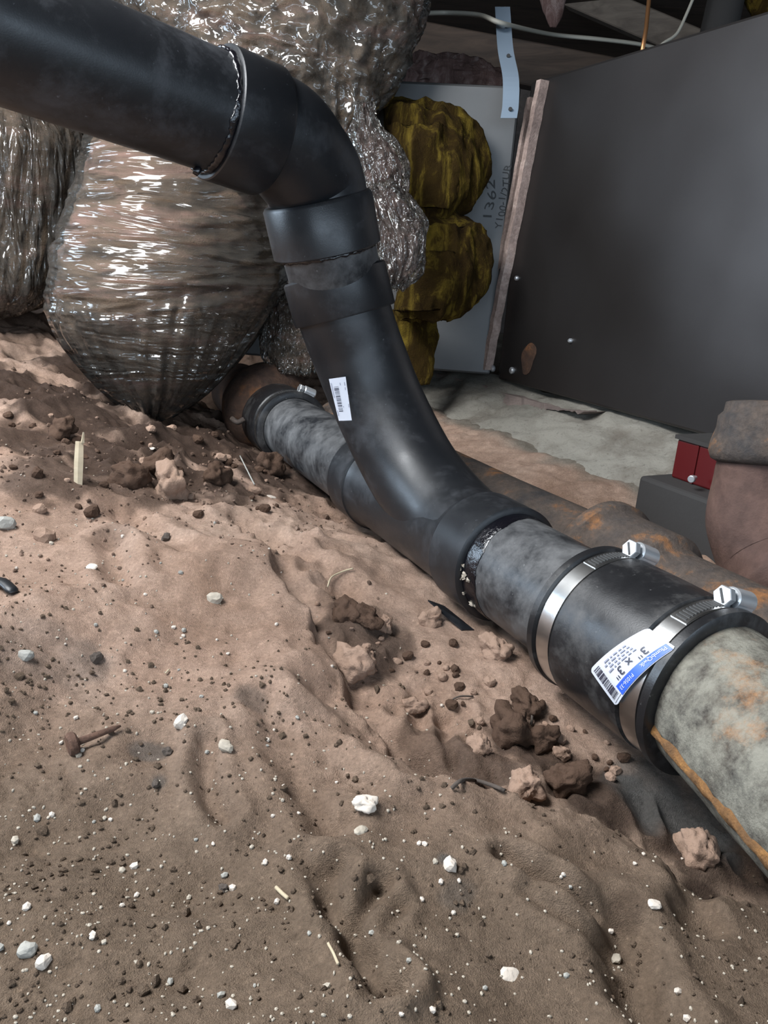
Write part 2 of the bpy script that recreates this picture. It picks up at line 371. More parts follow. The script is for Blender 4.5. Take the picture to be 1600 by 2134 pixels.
# ------------------------------------------------------------------ ground
CP = [  # photo pixel and height of the soil there
 (-300, 2300, .05), (0, 2134, .052), (400, 2134, .050), (800, 2134, .048), (1200, 2134, .046), (1600, 2134, .045), (1900, 2300, .045),
 (0, 1800, .045), (400, 1800, .038), (800, 1800, .034), (1150, 1800, .034), (1380, 1850, .030), (1600, 1880, .022),
 (0, 1500, .052), (300, 1500, .048), (550, 1500, .044), (720, 1560, .040), (850, 1620, .034), (1050, 1680, .030), (1300, 1730, .024),
 (0, 1200, .072), (250, 1250, .060), (450, 1300, .050), (600, 1330, .044), (700, 1420, .036),
 (0, 1020, .092), (200, 1060, .075), (330, 1060, .064), (480, 1090, .055), (640, 1120, .044), (760, 1180, .036),
 (0, 880, .102), (200, 900, .080), (400, 900, .055), (350, 980, .052), (500, 1000, .044), (600, 1020, .036),
 (0, 760, .125), (100, 700, .145), (310, 840, .072), (480, 870, .035),
 (820, 1290, .024), (900, 1400, .020), (1000, 1500, .014), (1100, 1520, .012), (1200, 1560, .006), (1300, 1640, .000), (1450, 1720, -.006), (1600, 1800, -.008),
 (700, 1080, .030), (850, 1190, .026), (950, 1300, .024), (1060, 1400, .016)]
cp = np.array([onz(x, y, z) for x, y, z in CP])
extra = []
for a in np.linspace(-0.3, 1.1, 8):
    extra.append(mp(a) * [1, 1, 0] - SM * 0.0 + UP * 0.012)            # bed under the drain
    extra.append(mp(a) * [1, 1, 0] - SM * 0.11 + UP * (0.022 if a > 0 else 0.0))
    extra.append(mp(a) * [1, 1, 0] - SM * 0.22 + UP * 0.060)
    extra.append(mp(a) * [1, 1, 0] - SM * 0.33 + UP * 0.065)
    extra.append(mp(a) * [1, 1, 0] - SM * 0.50 + UP * 0.07)
for x, y, z in [(-1.6, 0, .12), (-1.4, 1, .14), (-1.6, 2.2, .16), (0, 2.9, .10), (1.8, 2.0, .08), (1.5, 0.3, .05), (1.0, -.1, .05), (-.9, -.2, .08), (-.6, 1.9, .16), (-.2, 1.7, .07), (.9, 1.2, .07), (.7, .5, .04)]:
    extra.append(np.array([x, y, z]))
cp = np.vstack([cp, np.array(extra)])
def tps(D): return np.where(D > 1e-9, D * D * np.log(D + 1e-12), 0)
_n = len(cp); A_ = np.zeros((_n + 3, _n + 3))
D_ = np.linalg.norm(cp[:, None, :2] - cp[None, :, :2], axis=2)
A_[:_n, :_n] = tps(D_) + np.eye(_n) * 2e-3; A_[:_n, _n] = 1; A_[:_n, _n + 1:] = cp[:, :2]; A_[_n, :_n] = 1; A_[_n + 1:, :_n] = cp[:, :2].T
WT = np.linalg.solve(A_, np.concatenate([cp[:, 2], [0, 0, 0]]))
def base_z(x, y):
    z = WT[_n] + WT[_n + 1] * x + WT[_n + 2] * y
    for i in range(_n): z = z + WT[i] * tps(np.hypot(x - cp[i, 0], y - cp[i, 1]))
    return z
def poly_ground(pts, Z=0.035):
    P = np.array([onz(px, py, Z)[:2] for px, py in pts]); P3 = np.c_[P, np.zeros(len(P))]
    return catmull(P3, 8)[:, :2]
def dist_poly(x, y, P):
    best = np.full(x.shape, 9.0); side = np.zeros(x.shape)
    for a, b in zip(P[:-1], P[1:]):
        ab = b - a; t = np.clip(((x - a[0]) * ab[0] + (y - a[1]) * ab[1]) / (ab @ ab), 0, 1)
        dx = x - a[0] - t * ab[0]; dy = y - a[1] - t * ab[1]; d = np.hypot(dx, dy)
        s = np.sign(ab[0] * dy - ab[1] * dx); u = d < best; best[u] = d[u]; side[u] = s[u]
    return best, side
# furrows left by fingers and boots: (pixels, half width m, depth m, rim m)
GROOVES = [
 ([(690, 1830), (700, 1900), (715, 1960), (745, 2040), (790, 2134)], .006, .008, .004),
 ([(790, 1860), (760, 1920), (752, 1985), (780, 2060), (830, 2134)], .005, .006, .004),
 ([(830, 1900), (800, 1960), (805, 2030), (840, 2100)], .004, .004, .002),
 ([(640, 1800), (655, 1870), (690, 1930)], .005, .004, .002),
 ([(430, 1560), (432, 1630), (465, 1700)], .006, .007, .003),
 ([(560, 1480), (600, 1560), (650, 1640), (690, 1720)], .010, .007, .004),
 ([(640, 1500), (700, 1590), (760, 1650)], .009, .006, .003),
 ([(1050, 1800), (1120, 1835), (1215, 1885)], .005, .009, .004),
 ([(1100, 1870), (1180, 1920), (1270, 1965)], .004, .004, .002),
 ([(1275, 1900), (1310, 1980), (1330, 2060), (1370, 2134)], .010, .011, .006),
 ([(250, 1130), (330, 1180), (410, 1215)], .012, .008, .004),
 ([(560, 1150), (640, 1190), (720, 1230)], .012, .006, .004),
 ([(230, 1200), (255, 1270)], .010, .007, .004),
 ([(690, 1440), (770, 1490), (850, 1540), (960, 1580)], .016, .012, .006),
 ([(480, 1110), (560, 1130), (620, 1150)], .010, .006, .004),
 ([(930, 1430), (980, 1420), (930, 1475), (950, 1520)], .004, .004, .002)]
GR = [(poly_ground(p), w, d, r) for p, w, d, r in GROOVES]
PITS = [(1460, 1870, .013, .012), (1450, 1800, .012, .010), (240, 1030, .014, .020), (395, 1118, .004, .006), (690, 1120, .018, .007), (1030, 1120, .02, .006),
        (250, 1130, .022, .009), (475, 1215, .018, .006), (320, 1575, .016, .005), (870, 1330, .02, .006), (740, 1400, .02, .006), (520, 1390, .018, .006), (1270, 1800, .02, .004)]
BUMPS = [(380, 985, .028, .014), (520, 975, .026, .012), (160, 1060, .03, .006), (520, 1190, .03, .010), (650, 1180, .025, .008), (600, 1280, .03, .008), (420, 1460, .03, .007),
         (590, 1430, .035, .010), (760, 1430, .020, .008), (900, 1300, .016, .006), (330, 950, .030, .012), (80, 960, .035, .012), (1440, 1800, .028, .008), (1150, 1740, .04, .004), (680, 960, .02, .008), (130, 800, .04, .012), (250, 880, .03, .01)]
pits = [(*onz(x, y, .035)[:2], r, d) for x, y, r, d in PITS]; bumps = [(*onz(x, y, .045)[:2], r, d) for x, y, r, d in BUMPS]
# the lip of the dug trench, seen from the camera side
LIP = poly_ground([(520, 1160), (620, 1290), (700, 1400), (760, 1470), (850, 1560), (950, 1610), (1060, 1640), (1180, 1675), (1330, 1710), (1420, 1760), (1500, 1800), (1650, 1830)], .035)
def ground_z(x, y):
    x = np.asarray(x, float); y = np.asarray(y, float)
    z = base_z(x, y)
    wx = x + 0.03 * (noise2(x * 14, y * 14, 50) - .5); wy = y + 0.03 * (noise2(x * 14, y * 14, 51) - .5)
    z = z + 0.020 * (noise2(wx * 7, wy * 7, 1) - .5) + 0.011 * (noise2(wx * 17, wy * 17, 2) - .5) + 0.0055 * (noise2(wx * 42, wy * 42, 3) - .5)
    far = sstep(0.55, 0.95, y) * sstep(0.15, -0.1, x) * 1.0
    rough = 0.55 + 1.2 * far + 0.5 * sstep(.5, .75, noise2(x * 11, y * 11, 9))
    z = z + rough * (0.0030 * (noise2(x * 95, y * 95, 4) - .5) + 0.0017 * (noise2(x * 210, y * 210, 5) - .5) + 0.0010 * (noise2(x * 480, y * 480, 6) - .5))
    z = z + far * 0.022 * (1 - np.abs(2 * noise2(wx * 22, wy * 22, 21) - 1) - .5)
    for P, w, d, r in GR:
        lo = P.min(0) - 5 * w - .01; hi = P.max(0) + 5 * w + .01
        k = (x > lo[0]) & (x < hi[0]) & (y > lo[1]) & (y < hi[1])
        if k.any():
            D, s = dist_poly(x[k], y[k], P); D = D + 0.3 * w * (noise2(x[k] * 90, y[k] * 90, 31) - .5)
            z[k] += -d * np.exp(-(D / w) ** 2) + r * np.exp(-((D - 2.0 * w) / (0.9 * w)) ** 2)
    for px, py, r, d in pits: z = z - d * np.exp(-(((x - px) ** 2 + (y - py) ** 2) / r ** 2) ** 2)
    for px, py, r, d in bumps: z = z + d * np.exp(-(((x - px) ** 2 + (y - py) ** 2) / r ** 2))
    lo = LIP.min(0) - .12; hi = LIP.max(0) + .12
    k = (x > lo[0]) & (x < hi[0]) & (y > lo[1]) & (y < hi[1])
    if k.any():
        D, s = dist_poly(x[k], y[k], LIP); sd = D * s + 0.016 * (noise2(x[k] * 34, y[k] * 34, 41) - .5) + 0.007 * (noise2(x[k] * 110, y[k] * 110, 42) - .5)
        z[k] += np.where(sd > 0, -0.013 * sstep(0, .010, sd) * np.exp(-(np.maximum(sd, 0) / .06) ** 2), 0.004 * np.exp(-(sd / .02) ** 2))
        inn = np.exp(-((sd - .045) / .035) ** 2)
        z[k] += inn * 0.009 * (1 - np.abs(2 * noise2(x[k] * 60, y[k] * 60, 43) - 1) - .5)
    return z
def gz(x, y): return float(ground_z(np.array([x]), np.array([y]))[0])
def G_at(px, py):
    """first point where the ray through a photo pixel meets the soil"""
    d = ray(px, py); t = 0.25 * (3.2 / 0.25) ** np.linspace(0, 1, 420)
    P = CAM + t[:, None] * d; h = P[:, 2] - ground_z(P[:, 0], P[:, 1]); k = np.argmax(h < 0)
    if not h[k] < 0: k = len(t) - 1
    k = max(k, 1); f = h[k - 1] / (h[k - 1] - h[k] + 1e-9); p = P[k - 1] + (P[k] - P[k - 1]) * f
    p[2] = gz(p[0], p[1]); return p
NA, NR = 800, 860
ang = np.linspace(math.radians(-56), math.radians(56), NA); rad = 0.33 * (3.5 / 0.33) ** np.linspace(0, 1, NR)
AA, RR = np.meshgrid(ang, rad); GX = (RR * np.sin(AA)).ravel(); GY = (-0.33 + RR * np.cos(AA)).ravel()
GZ = ground_z(GX, GY)
me = bpy.data.meshes.new('floor'); nv = len(GX)
me.vertices.add(nv); me.vertices.foreach_set('co', np.c_[GX, GY, GZ].ravel())
ii = np.arange(NR - 1)[:, None] * NA + np.arange(NA - 1)[None, :]
Q = np.stack([ii, ii + NA, ii + NA + 1, ii + 1], -1).reshape(-1, 4)[:, ::-1]
me.loops.add(Q.size); me.loops.foreach_set('vertex_index', Q.ravel().astype(np.int32))
me.polygons.add(len(Q)); me.polygons.foreach_set('loop_start', (np.arange(len(Q)) * 4).astype(np.int32))
me.polygons.foreach_set('use_smooth', np.ones(len(Q), bool)); me.update()
def blobs(lst, Z):
    v = np.zeros(nv)
    for px, py, r, a in lst:
        c = G_at(px, py); d = np.hypot(GX - c[0], GY - c[1]) + r * 0.9 * (noise2(GX * 30, GY * 30, 77) - .5) + r * .5 * (noise2(GX * 90, GY * 90, 78) - .5)
        v = np.maximum(v, a * (1 - sstep(r * .55, r * 1.15, d)))
    return v
damp_shade = blobs([(130, 820, .17, .93), (330, 890, .15, .93), (480, 930, .12, .93), (570, 990, .08, .9), (60, 930, .10, .85), (640, 1010, .06, .9), (380, 995, .08, .88), (250, 960, .10, .9), (500, 880, .10, .93), (0, 780, .12, .85), (200, 790, .12, .9), (120, 980, .07, .75), (300, 1030, .04, .7), (470, 1010, .05, .8)], .065)  # dark loose soil on the bank; light falloff toward the back painted in too
damp_shade = np.maximum(damp_shade, blobs([(760, 1300, .040, .75), (700, 1250, .02, .4), (830, 1330, .02, .6), (1085, 1545, .022, .8), (1010, 1600, .02, .7), (1180, 1600, .03, .8), (1270, 1640, .035, .85), (900, 1530, .02, .5),
        (1400, 1720, .03, .8), (1460, 1868, .012, .85), (1450, 1815, .011, .7), (1560, 1790, .025, .8), (980, 1590, .012, .7), (1100, 1480, .015, .5), (1300, 1900, .008, .4), (940, 1560, .01, .6), (240, 1110, .02, .35)], .02))  # dark trench soil, plus painted shade in the pits and beside the ridge
ash = blobs([(1380, 1640, .035, .85), (1440, 1680, .03, .8), (1320, 1600, .02, .7), (310, 1570, .008, .6), (330, 1630, .006, .6), (925, 1790, .007, .7), (960, 1860, .010, .35), (190, 1380, .02, .4), (40, 1350, .04, .3), (520, 1460, .012, .4)], .01)
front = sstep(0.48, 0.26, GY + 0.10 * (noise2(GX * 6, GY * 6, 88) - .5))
sb = -( (GX - P0[0]) * SM[0] + (GY - P0[1]) * SM[1])            # distance behind the drain
pale = sstep(.27, .31, sb + .03 * (noise2(GX * 25, GY * 25, 90) - .5)) * 0.9
for nm, v in (('damp_shade', damp_shade), ('front', front), ('pale', pale), ('ash', ash)):
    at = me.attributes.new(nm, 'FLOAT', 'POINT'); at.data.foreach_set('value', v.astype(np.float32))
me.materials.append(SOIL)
floor = bpy.data.objects.new('floor', me); COL.objects.link(floor); tag(floor, kind='structure')
floor['label'] = 'bare sandy brown crawl space soil, dug out along the drain'

# ------------------------------------------------------------------ room shell
wb_ = G().add(*box((0, 3.05, .5), (3, 0, 0), (0, .05, 0), (0, 0, 1.0))).put('wall_back', WALLM, smooth=0); tag(wb_, kind='structure')
ce = G().add(*box((0, 1.2, 1.06), (3, 0, 0), (0, 1.9, 0), (0, 0, .02))).put('ceiling', WOODD, smooth=0); tag(ce, kind='structure')

# ------------------------------------------------------------------ grey duct, behind the drain
NB = -SM
def plane_hit(px, py, off):
    d = ray(px, py); o_ = P0 - SM * off
    return CAM + d * (np.dot(o_ - CAM, NB) / np.dot(d, NB))
OFF = .415
dz0, dz1 = plane_hit(1440, 900, OFF)[2], plane_hit(1300, 112, OFF)[2]
aL = float(np.dot(plane_hit(1062, 560, OFF) - P0, DM)); aR = -0.75
o_ = P0 * [1, 1, 0] - SM * OFF
duct = thing('metal_duct', 'large grey sheet metal duct with a seamed edge above the pale footing', 'duct', o_ + DM * ((aL + aR) / 2) + UP * dz0)
V, Fc = box(o_ + DM * ((aL + aR) / 2) - SM * .20 + UP * (dz0 + dz1) / 2, DM * (aL - aR) / 2, SM * .20, UP * (dz1 - dz0) / 2)
body = G().add(V, Fc).put('duct_body', GALV, duct, 0); bevel(body, .004, 2)
# standing seam along the far vertical edge: three thin folded strips
eT, eB = plane_hit(1140, 170, OFF), plane_hit(1022, 770, OFF)
def strip(name, mat, parent, A, B, wdt, th, out, jag=0.0):
    g = G(); n_ = 26; t = np.linspace(0, 1, n_); Vv = []
    for k in range(n_):
        c = A + (B - A) * t[k]; j = jag * (random.random() - .5)
        for sx, sy in ((-1, 0), (1, 0), (1, 1), (-1, 1)): Vv.append(c + DM * (sx * wdt / 2 + j) + SM * (out * sy + .0005))
    Ff = grid_faces(n_, 4, True, False) + [[0, 1, 2, 3], [(n_ - 1) * 4 + i for i in (3, 2, 1, 0)]]
    return g.add(Vv, Ff).put(name, mat, parent, 0)
strip('seam_strip', FLANGE, duct, eT, eB, .011, .003, .016, .003)
strip('seam_strip', FLANGE, duct, plane_hit(1112, 205, OFF), plane_hit(1012, 745, OFF), .008, .003, .010, .003)
strip('seam_back', RUSTR, duct, plane_hit(1124, 205, OFF) , plane_hit(1014, 765, OFF), .016, .003, .004)
for px, py, r in ((1068, 772, .006), (1028, 768, .006), (1190, 710, .0035), (1078, 580, .004)):
    p = plane_hit(px, py, OFF); g = G().add(*solid([(0, r), (.003, r), (.005, r * .6)], p, SM, 12)); g.put('screw', SCREW, duct)
g = G(); pr = plane_hit(1088, 745, OFF); th = np.linspace(0, 2 * math.pi, 28, endpoint=False)
rim = [pr + DM * (-.018 + 0.018 * math.cos(t) * (1 + .2 * math.sin(3 * t))) + UP * (.026 * math.sin(t) - .006 * math.cos(t)) for t in th]
Vv = [q + SM * .0012 for q in rim] + [q + SM * .0002 for q in rim]
g.add(Vv, [list(range(28)), list(range(28, 56))[::-1]] + [[i, (i + 1) % 28, 28 + (i + 1) % 28, 28 + i] for i in range(28)]).put('rust_patch', RUST, duct, 0)
# the plenum the flexible ducts run into, left of the seam
plen = thing('duct_plenum', 'pale grey sheet metal plenum with handwritten numbers behind the yellow insulation', 'duct', eB * [1, 1, 0] + UP * dz0)
PD = nrm(np.array([-1.0, .10, 0])); PNn = np.array([-PD[1], PD[0], 0]); PNn = PNn if PNn[1] < 0 else -PNn
pc = plane_hit(1075, 470, OFF) * [1, 1, 0]
V, Fc = box(pc + PD * .256 - PNn * .165 + UP * (dz0 + dz1) / 2, PD * .24, PNn * .15, UP * ((dz1 - dz0) / 2 - .004))
bevel(G().add(V, Fc).put('plenum_body', GALVL, plen, 0), .004, 2)
def text_mesh(body_, size):
    cu = bpy.data.curves.new('t', 'FONT'); cu.body = body_; cu.size = size; cu.resolution_u = 3
    ob = bpy.data.objects.new('t', cu); COL.objects.link(ob)
    bpy.context.view_layer.update()
    me_ = ob.evaluated_get(bpy.context.evaluated_depsgraph_get()).to_mesh()
    V_ = np.array([v.co[:2] for v in me_.vertices]); F_ = [list(p.vertices) for p in me_.polygons]
    bpy.data.objects.remove(ob); bpy.data.curves.remove(cu); return V_, F_
def plenum_hit(px, py):
    d = ray(px, py); q = pc - PNn * .0146
    return CAM + d * (np.dot(q - CAM, PNn) / np.dot(d, PNn))
g = G()
for body_, px, py, px2, py2, sz in (('1362', 1026, 462, 1034, 375, .021), ('Y100-1/2TUB', 1046, 478, 1066, 345, .0165)):
    a = plenum_hit(px, py); b_ = plenum_hit(px2, py2); ux = nrm(b_ - a); uy = nrm(np.cross(-PNn, ux)); uy = uy if np.dot(uy, PD) > 0 else -uy
    V_, F_ = text_mesh(body_, sz); wdt = V_[:, 0].max(); V_[:, 0] *= np.linalg.norm(b_ - a) / wdt
    V_[:, 1] += .12 * sz * np.sin(V_[:, 0] / sz * 2.7)
    g.add(a + V_[:, :1] * ux + V_[:, 1:] * uy + PNn * .0006, F_)
g.put('handwriting', BLACKINK, plen, 0)

# pale footing / ledge under the duct
g = G(); nu, nv_ = 150, 40; Vv = []
for i in range(nu):
    a = -0.75 + i / (nu - 1) * 2.35
    for j in range(nv_):
        t = j / (nv_ - 1)
        off = .285 + .16 * t; z = .055 + .072 * t ** .8
        Vv.append(P0 * [1, 1, 0] + DM * a - SM * off + UP * z)
Vv = np.array(Vv); Vv += (UP * 0.020 * fbm3(Vv * 22, 3)[:, None]) + NB * (0.05 * fbm3(Vv * 12, 5)[:, None]) + UP * .010 * fbm3(Vv * 70, 6)[:, None]
low = []
for i in range(nu): low.append(Vv[i * nv_] * [1, 1, 0] - UP * .02)
for i in range(nu): low.append(Vv[i * nv_ + nv_ - 1] * [1, 1, 0] - UP * .02)
Ff = grid_faces(nu, nv_, False, False)
b0 = nu * nv_
for i in range(nu - 1):
    Ff.append([i * nv_, (i + 1) * nv_, b0 + i + 1, b0 + i]); Ff.append([(i + 1) * nv_ + nv_ - 1, i * nv_ + nv_ - 1, b0 + nu + i, b0 + nu + i + 1])
g.add(np.vstack([Vv, low]), Ff); ft = g.put('trim_1', PLASTER, None, 60); tag(ft, 'rough pale concrete footing sloping up to the grey duct', kind='structure')
g = G(); Vv = []
n_ = 60
for i in range(n_):
    px = 870 + (1215 - 870) * i / (n_ - 1); py = 768 + (1215 - 870) * i / (n_ - 1) * .255
    hgt = (26 if i < 40 else 26 - (i - 40) * 1.1) + 8 * (random.random() - .5) + (-10 if 24 < i < 27 else 0)
    A = plane_hit(px, py + (6 if i > 25 else 0), .40); B = plane_hit(px, py + hgt, .385)
    Vv += [A, B, B - SM * .05, A - SM * .05]
g.add(Vv, grid_faces(n_, 4, True, False) + [[0, 1, 2, 3], [n_ * 4 - 1, n_ * 4 - 2, n_ * 4 - 3, n_ * 4 - 4]])
o = g.put('trim_2', PINKC, None, 30); tag(o, 'broken pinkish concrete ledge along the top of the footing', kind='structure')

# ------------------------------------------------------------------ drain line
EM = (SM, UP, DM)          # angle 0 faces the camera side, 90 deg is up
R3 = .0445
def hub_prof(a0, a1, ro, ri, bev=.0025):
    return [(a0, ri), (a0, ro - bev), (a0 + bev * .6, ro), (a1 - bev, ro), (a1, ro - bev * 1.5), (a1, ri)]
def pipe(name, label, A, B, r, mat, n=72, thick=.0055, group=None):
    A, B = np.asarray(A, float), np.asarray(B, float); Ln = np.linalg.norm(B - A)
    t = thing(name, label, 'pipe', (A + B) / 2 - UP * r, group)
    pr = [(0, r - thick), (0, r)] + [(Ln * k / 6, r) for k in range(1, 6)] + [(Ln, r), (Ln, r - thick)]
    G().add(*lathe(pr, A, B - A, n)).put('pipe_wall', mat, t); return t
def ring(o, ax, r, w, amp, n=160, seed=3, prof_n=10):
    """irregular bead around a pipe"""
    e1, e2, ax = frame(ax); th = np.linspace(0, 2 * math.pi, n, endpoint=False); q = np.linspace(0, 2 * math.pi, prof_n, endpoint=False); V = []
    p3 = np.c_[np.cos(th) * 7, np.sin(th) * 7, np.zeros(n)]
    s = 1 + amp * 3 * fbm3(p3, seed); sh = amp * w * 2 * fbm3(p3 * 1.7, seed + 9)
    for k in q:
        V.append(o + ax * (w * math.cos(k) * s + sh)[:, None] + ((r + w * .55 * math.sin(k) * s)[:, None]) * (np.cos(th)[:, None] * e1 + np.sin(th)[:, None] * e2))
    return np.vstack(V), grid_faces(prof_n, n, True, True)

# near cast iron pipe (bends toward the camera a little at the rubber sleeve)
nearA = mp(AX(1490)); t_ = nrm(W(1490, 1452, .448) - W(1700, 1690, .36)); ci_dir = nrm(np.array([.22, -1.0, -.02]))
ci = thing('cast_iron_pipe', 'old cast iron drain pipe with grey scale and orange rust, nearest the camera', 'pipe', nearA + ci_dir * .12 - UP * .045)
nb = 60; na = 96; Vv = []; e1, e2, ax_ = frame(ci_dir)
th = np.linspace(0, 2 * math.pi, na, endpoint=False)
for i in range(nb):
    a = -.018 + .40 * i / (nb - 1); Vv.append(nearA + ax_ * a + .0455 * (np.cos(th)[:, None] * e1 + np.sin(th)[:, None] * e2))
Vv = np.vstack(Vv); cen = nearA + ((Vv - nearA) @ ax_)[:, None] * ax_; rd = (Vv - cen) / .0455
Vv += rd * (.0016 * fbm3(Vv * 60, 4) + .0008 * fbm3(Vv * 240, 8))[:, None]
Ff = grid_faces(nb, na, True, False); Ff.append(list(range(na))); Ff.append([(nb - 1) * na + j for j in range(na)])
G().add(Vv, Ff).put('pipe_wall', IRONP, ci, 60)
Vv = []
for i in range(50):       # parting seam of rust along the camera side
    a = .0 + .34 * i / 49; p = nearA + ax_ * a
    for q in np.linspace(-1, 1, 5):
        ang_ = math.radians(196 if e1[0] > 0 else -16) + q * .085 * (1 + .4 * math.sin(i * 1.7))
        rr = .0455 + .0026 * (1 - q * q) + .0012 * (random.random() - .5)
        Vv.append(p + rr * (math.cos(ang_) * e1 + math.sin(ang_) * e2))
SEAMR = rust('orange_rust_seam', (0.10, 0.06, 0.035), (0.26, 0.13, 0.05), (0.44, 0.22, 0.07), 60)
G().add(Vv, grid_faces(50, 5, False, False)).put('rust_seam', SEAMR, ci, 60)

def clamp(parent, a, width, rs, th_head, th_tail, screw_r=.0062):
    """worm-drive clamp: band with a screw, its housing and the slotted tail"""
    band = G().add(*lathe([(a - width / 2, rs), (a - width / 2, rs + .0009), (a + width / 2, rs + .0009), (a + width / 2, rs)], P0, DM, 120, EM)).put('clamp_band', STEEL, parent)
    g = G().add(*lathe([(a - width * .46, rs + .0009), (a - width * .46, rs + .0015), (a + width * .46, rs + .0015), (a + width * .46, rs + .0009)], P0, DM, 40, EM, True, th_tail, th_head))
    g.put('band_tail', STEEL, band)
    g = G(); n_ = int((th_head - th_tail) * rs / .0027)
    for k in range(n_):
        th_ = th_tail + .05 + (th_head - th_tail - .06) * k / n_
        er = math.cos(th_) * SM + math.sin(th_) * UP; et = -math.sin(th_) * SM + math.cos(th_) * UP
        g.add(*box(P0 + DM * a + er * (rs + .0014), DM * width * .30, et * .00055, er * .0006))
    g.put('worm_slot', SLOT, band, 0)
    er = math.cos(th_head) * SM + math.sin(th_head) * UP; et = -math.sin(th_head) * SM + math.cos(th_head) * UP
    c = P0 + DM * a + er * (rs + .0055)
    g = G().add(*solid([(-.003, .0060), (-.002, .0070), (.014, .0070), (.0155, .0058)], c, et, 24)); g.add(*box(c - er * .003 + et * .005, DM * .0066, et * .008, er * .003))
    g.put('screw_housing', SCREW, band)
    g = G(); g.add(*solid([(-.0105, screw_r), (-.0100, screw_r * 1.08), (-.006, screw_r * 1.08), (-.006, screw_r * .8), (-.004, screw_r * .8)], c, et, 6)); g.put('screw_head', SCREW, band, 25)
    G().add(*box(c - et * .0106, (DM * .6 + er * .8) * .0046, et * .0004, (DM * .8 - er * .6) * .0007)).put('screw_slot', SLOT, band, 0)
    return band

def coupling(label, a_near, a_far, rs, w, heads, tails, mid=.0):
    t = thing('rubber_coupling', label, 'coupling', mp((a_near + a_far) / 2) - UP * rs)
    ri = R3 + .0008; lip = .0045; f = a_far; n = a_near; g1, g2 = n + .016, f - .016; hw = w / 2 + .0012
    pr = [(n, ri), (n, rs - .0004), (n + .0012, rs + .0026), (g1 - hw - .0015, rs + .0026), (g1 - hw, rs), (g1 + hw, rs), (g1 + hw + .0015, rs + .0020),
          ((n + f) / 2, rs + mid), (g2 - hw - .0015, rs + .0020), (g2 - hw, rs), (g2 + hw, rs), (g2 + hw + .0015, rs + .0026), (f - .0012, rs + .0026), (f, rs - .0004), (f, ri)]
    G().add(*lathe(pr, P0, DM, 140, EM)).put('rubber_sleeve', RUBBER, t, 50)
    for a, hd, tl in zip((g1, g2), heads, tails): clamp(t, a, w, rs, math.radians(hd), math.radians(tl))
    return t
near_c = coupling('large black rubber coupling with two steel band clamps and a blue and white label', AX(1490), AX(1225), .0515, .013, (108, 112), (62, 66), .0022)
far_c = coupling('small far black rubber coupling with thin steel clamps on the rusty hub', AX(612), AX(560), .0515, .011, (112, 104), (70, 84), .0016)

# sticker on the near coupling
def cyl_hit(px, py, R_, o=P0, ax=DM, e=EM):
    d = ray(px, py); w = CAM - o; dp = d - ax * np.dot(d, ax); wp = w - ax * np.dot(w, ax)
    a, b, c = dp @ dp, 2 * dp @ wp, wp @ wp - R_ * R_; q = max(b * b - 4 * a * c, 0); t = (-b - math.sqrt(q)) / (2 * a)
    p = CAM + d * t - o; return float(np.dot(p, ax)), math.atan2(np.dot(p, e[1]), np.dot(p, e[0]))
RL = .0546
c00 = np.array(cyl_hit(1284, 1473, RL)); c01 = np.array(cyl_hit(1229, 1396, RL)); c10 = np.array(cyl_hit(1409, 1350, RL)); c11 = np.array(cyl_hit(1350, 1308, RL))
# label frame: u runs with the reading direction (0 at the upper end), v runs from the small print (0) to the blue header (1)
def lab(u, v, dr=0.0):
    s0 = c11 + (c10 - c11) * v; s1 = c01 + (c00 - c01) * v; q = s0 + (s1 - s0) * u
    return mp(q[0]) + (RL + dr) * (math.cos(q[1]) * SM + math.sin(q[1]) * UP)
def lab_patch(u0, u1, v0, v1, dr, nu=24, nv=10, corner=0.0):
    Vv = []
    for i in range(nu):
        for j in range(nv):
            Vv.append(lab(u0 + (u1 - u0) * i / (nu - 1), v0 + (v1 - v0) * j / (nv - 1), dr))
    return np.array(Vv), grid_faces(nu, nv, False, False)
g = G(); Vv = []; nu, nv2 = 40, 12
for i in range(nu):
    u = i / (nu - 1); cut = .06 * (max(0, 1 - u / .06) + max(0, (u - .94) / .06)) ** 2
    for j in range(nv2):
        v = cut + (1 - 2 * cut) * j / (nv2 - 1); Vv.append(lab(u, v, 0))
nvv = len(Vv); top = Vv + [lab(0.5, .5)] * 0; bot = []
for i in range(nu):
    u = i / (nu - 1); cut = .06 * (max(0, 1 - u / .06) + max(0, (u - .94) / .06)) ** 2
    for j in range(nv2): bot.append(lab(u, cut + (1 - 2 * cut) * j / (nv2 - 1), -.0003))
Ff = grid_faces(nu, nv2, False, False); Ff2 = [[q + nvv for q in f_][::-1] for f_ in Ff]
side = []
for i in range(nu - 1):
    side.append([i * nv2, (i + 1) * nv2, nvv + (i + 1) * nv2, nvv + i * nv2]); side.append([(i + 1) * nv2 + nv2 - 1, i * nv2 + nv2 - 1, nvv + i * nv2 + nv2 - 1, nvv + (i + 1) * nv2 + nv2 - 1])
g.add(np.array(Vv + bot), Ff + Ff2 + side); stick = g.put('label_sticker', PAPER, near_c, 60); stick['label'] = 'blue and white product label'
G().add(*lab_patch(.03, .80, .74, .985, .0003)).put('blue_band', BLUE, stick, 60)
G().add(*lab_patch(.80, .965, .06, .94, .0003)).put('barcode_panel', SILVER, stick, 60)
g = G(); v = .10
while v < .88:
    wd = random.choice((.010, .016, .03)); g.add(*lab_patch(.825, .945, v, v + wd, .0006, 6, 2)); v += wd + random.choice((.014, .02, .03))
g.put('barcode', INK, stick, 0)
def lab_text(g, s, u0, u1, v0, hgt, dr):
    V_, F_ = text_mesh(s, 1.0); w_ = V_[:, 0].max(); h_ = .72
    g.add(np.array([lab(u0 + (u1 - u0) * x / w_, v0 + hgt * y / h_, dr) for x, y in V_]), F_)
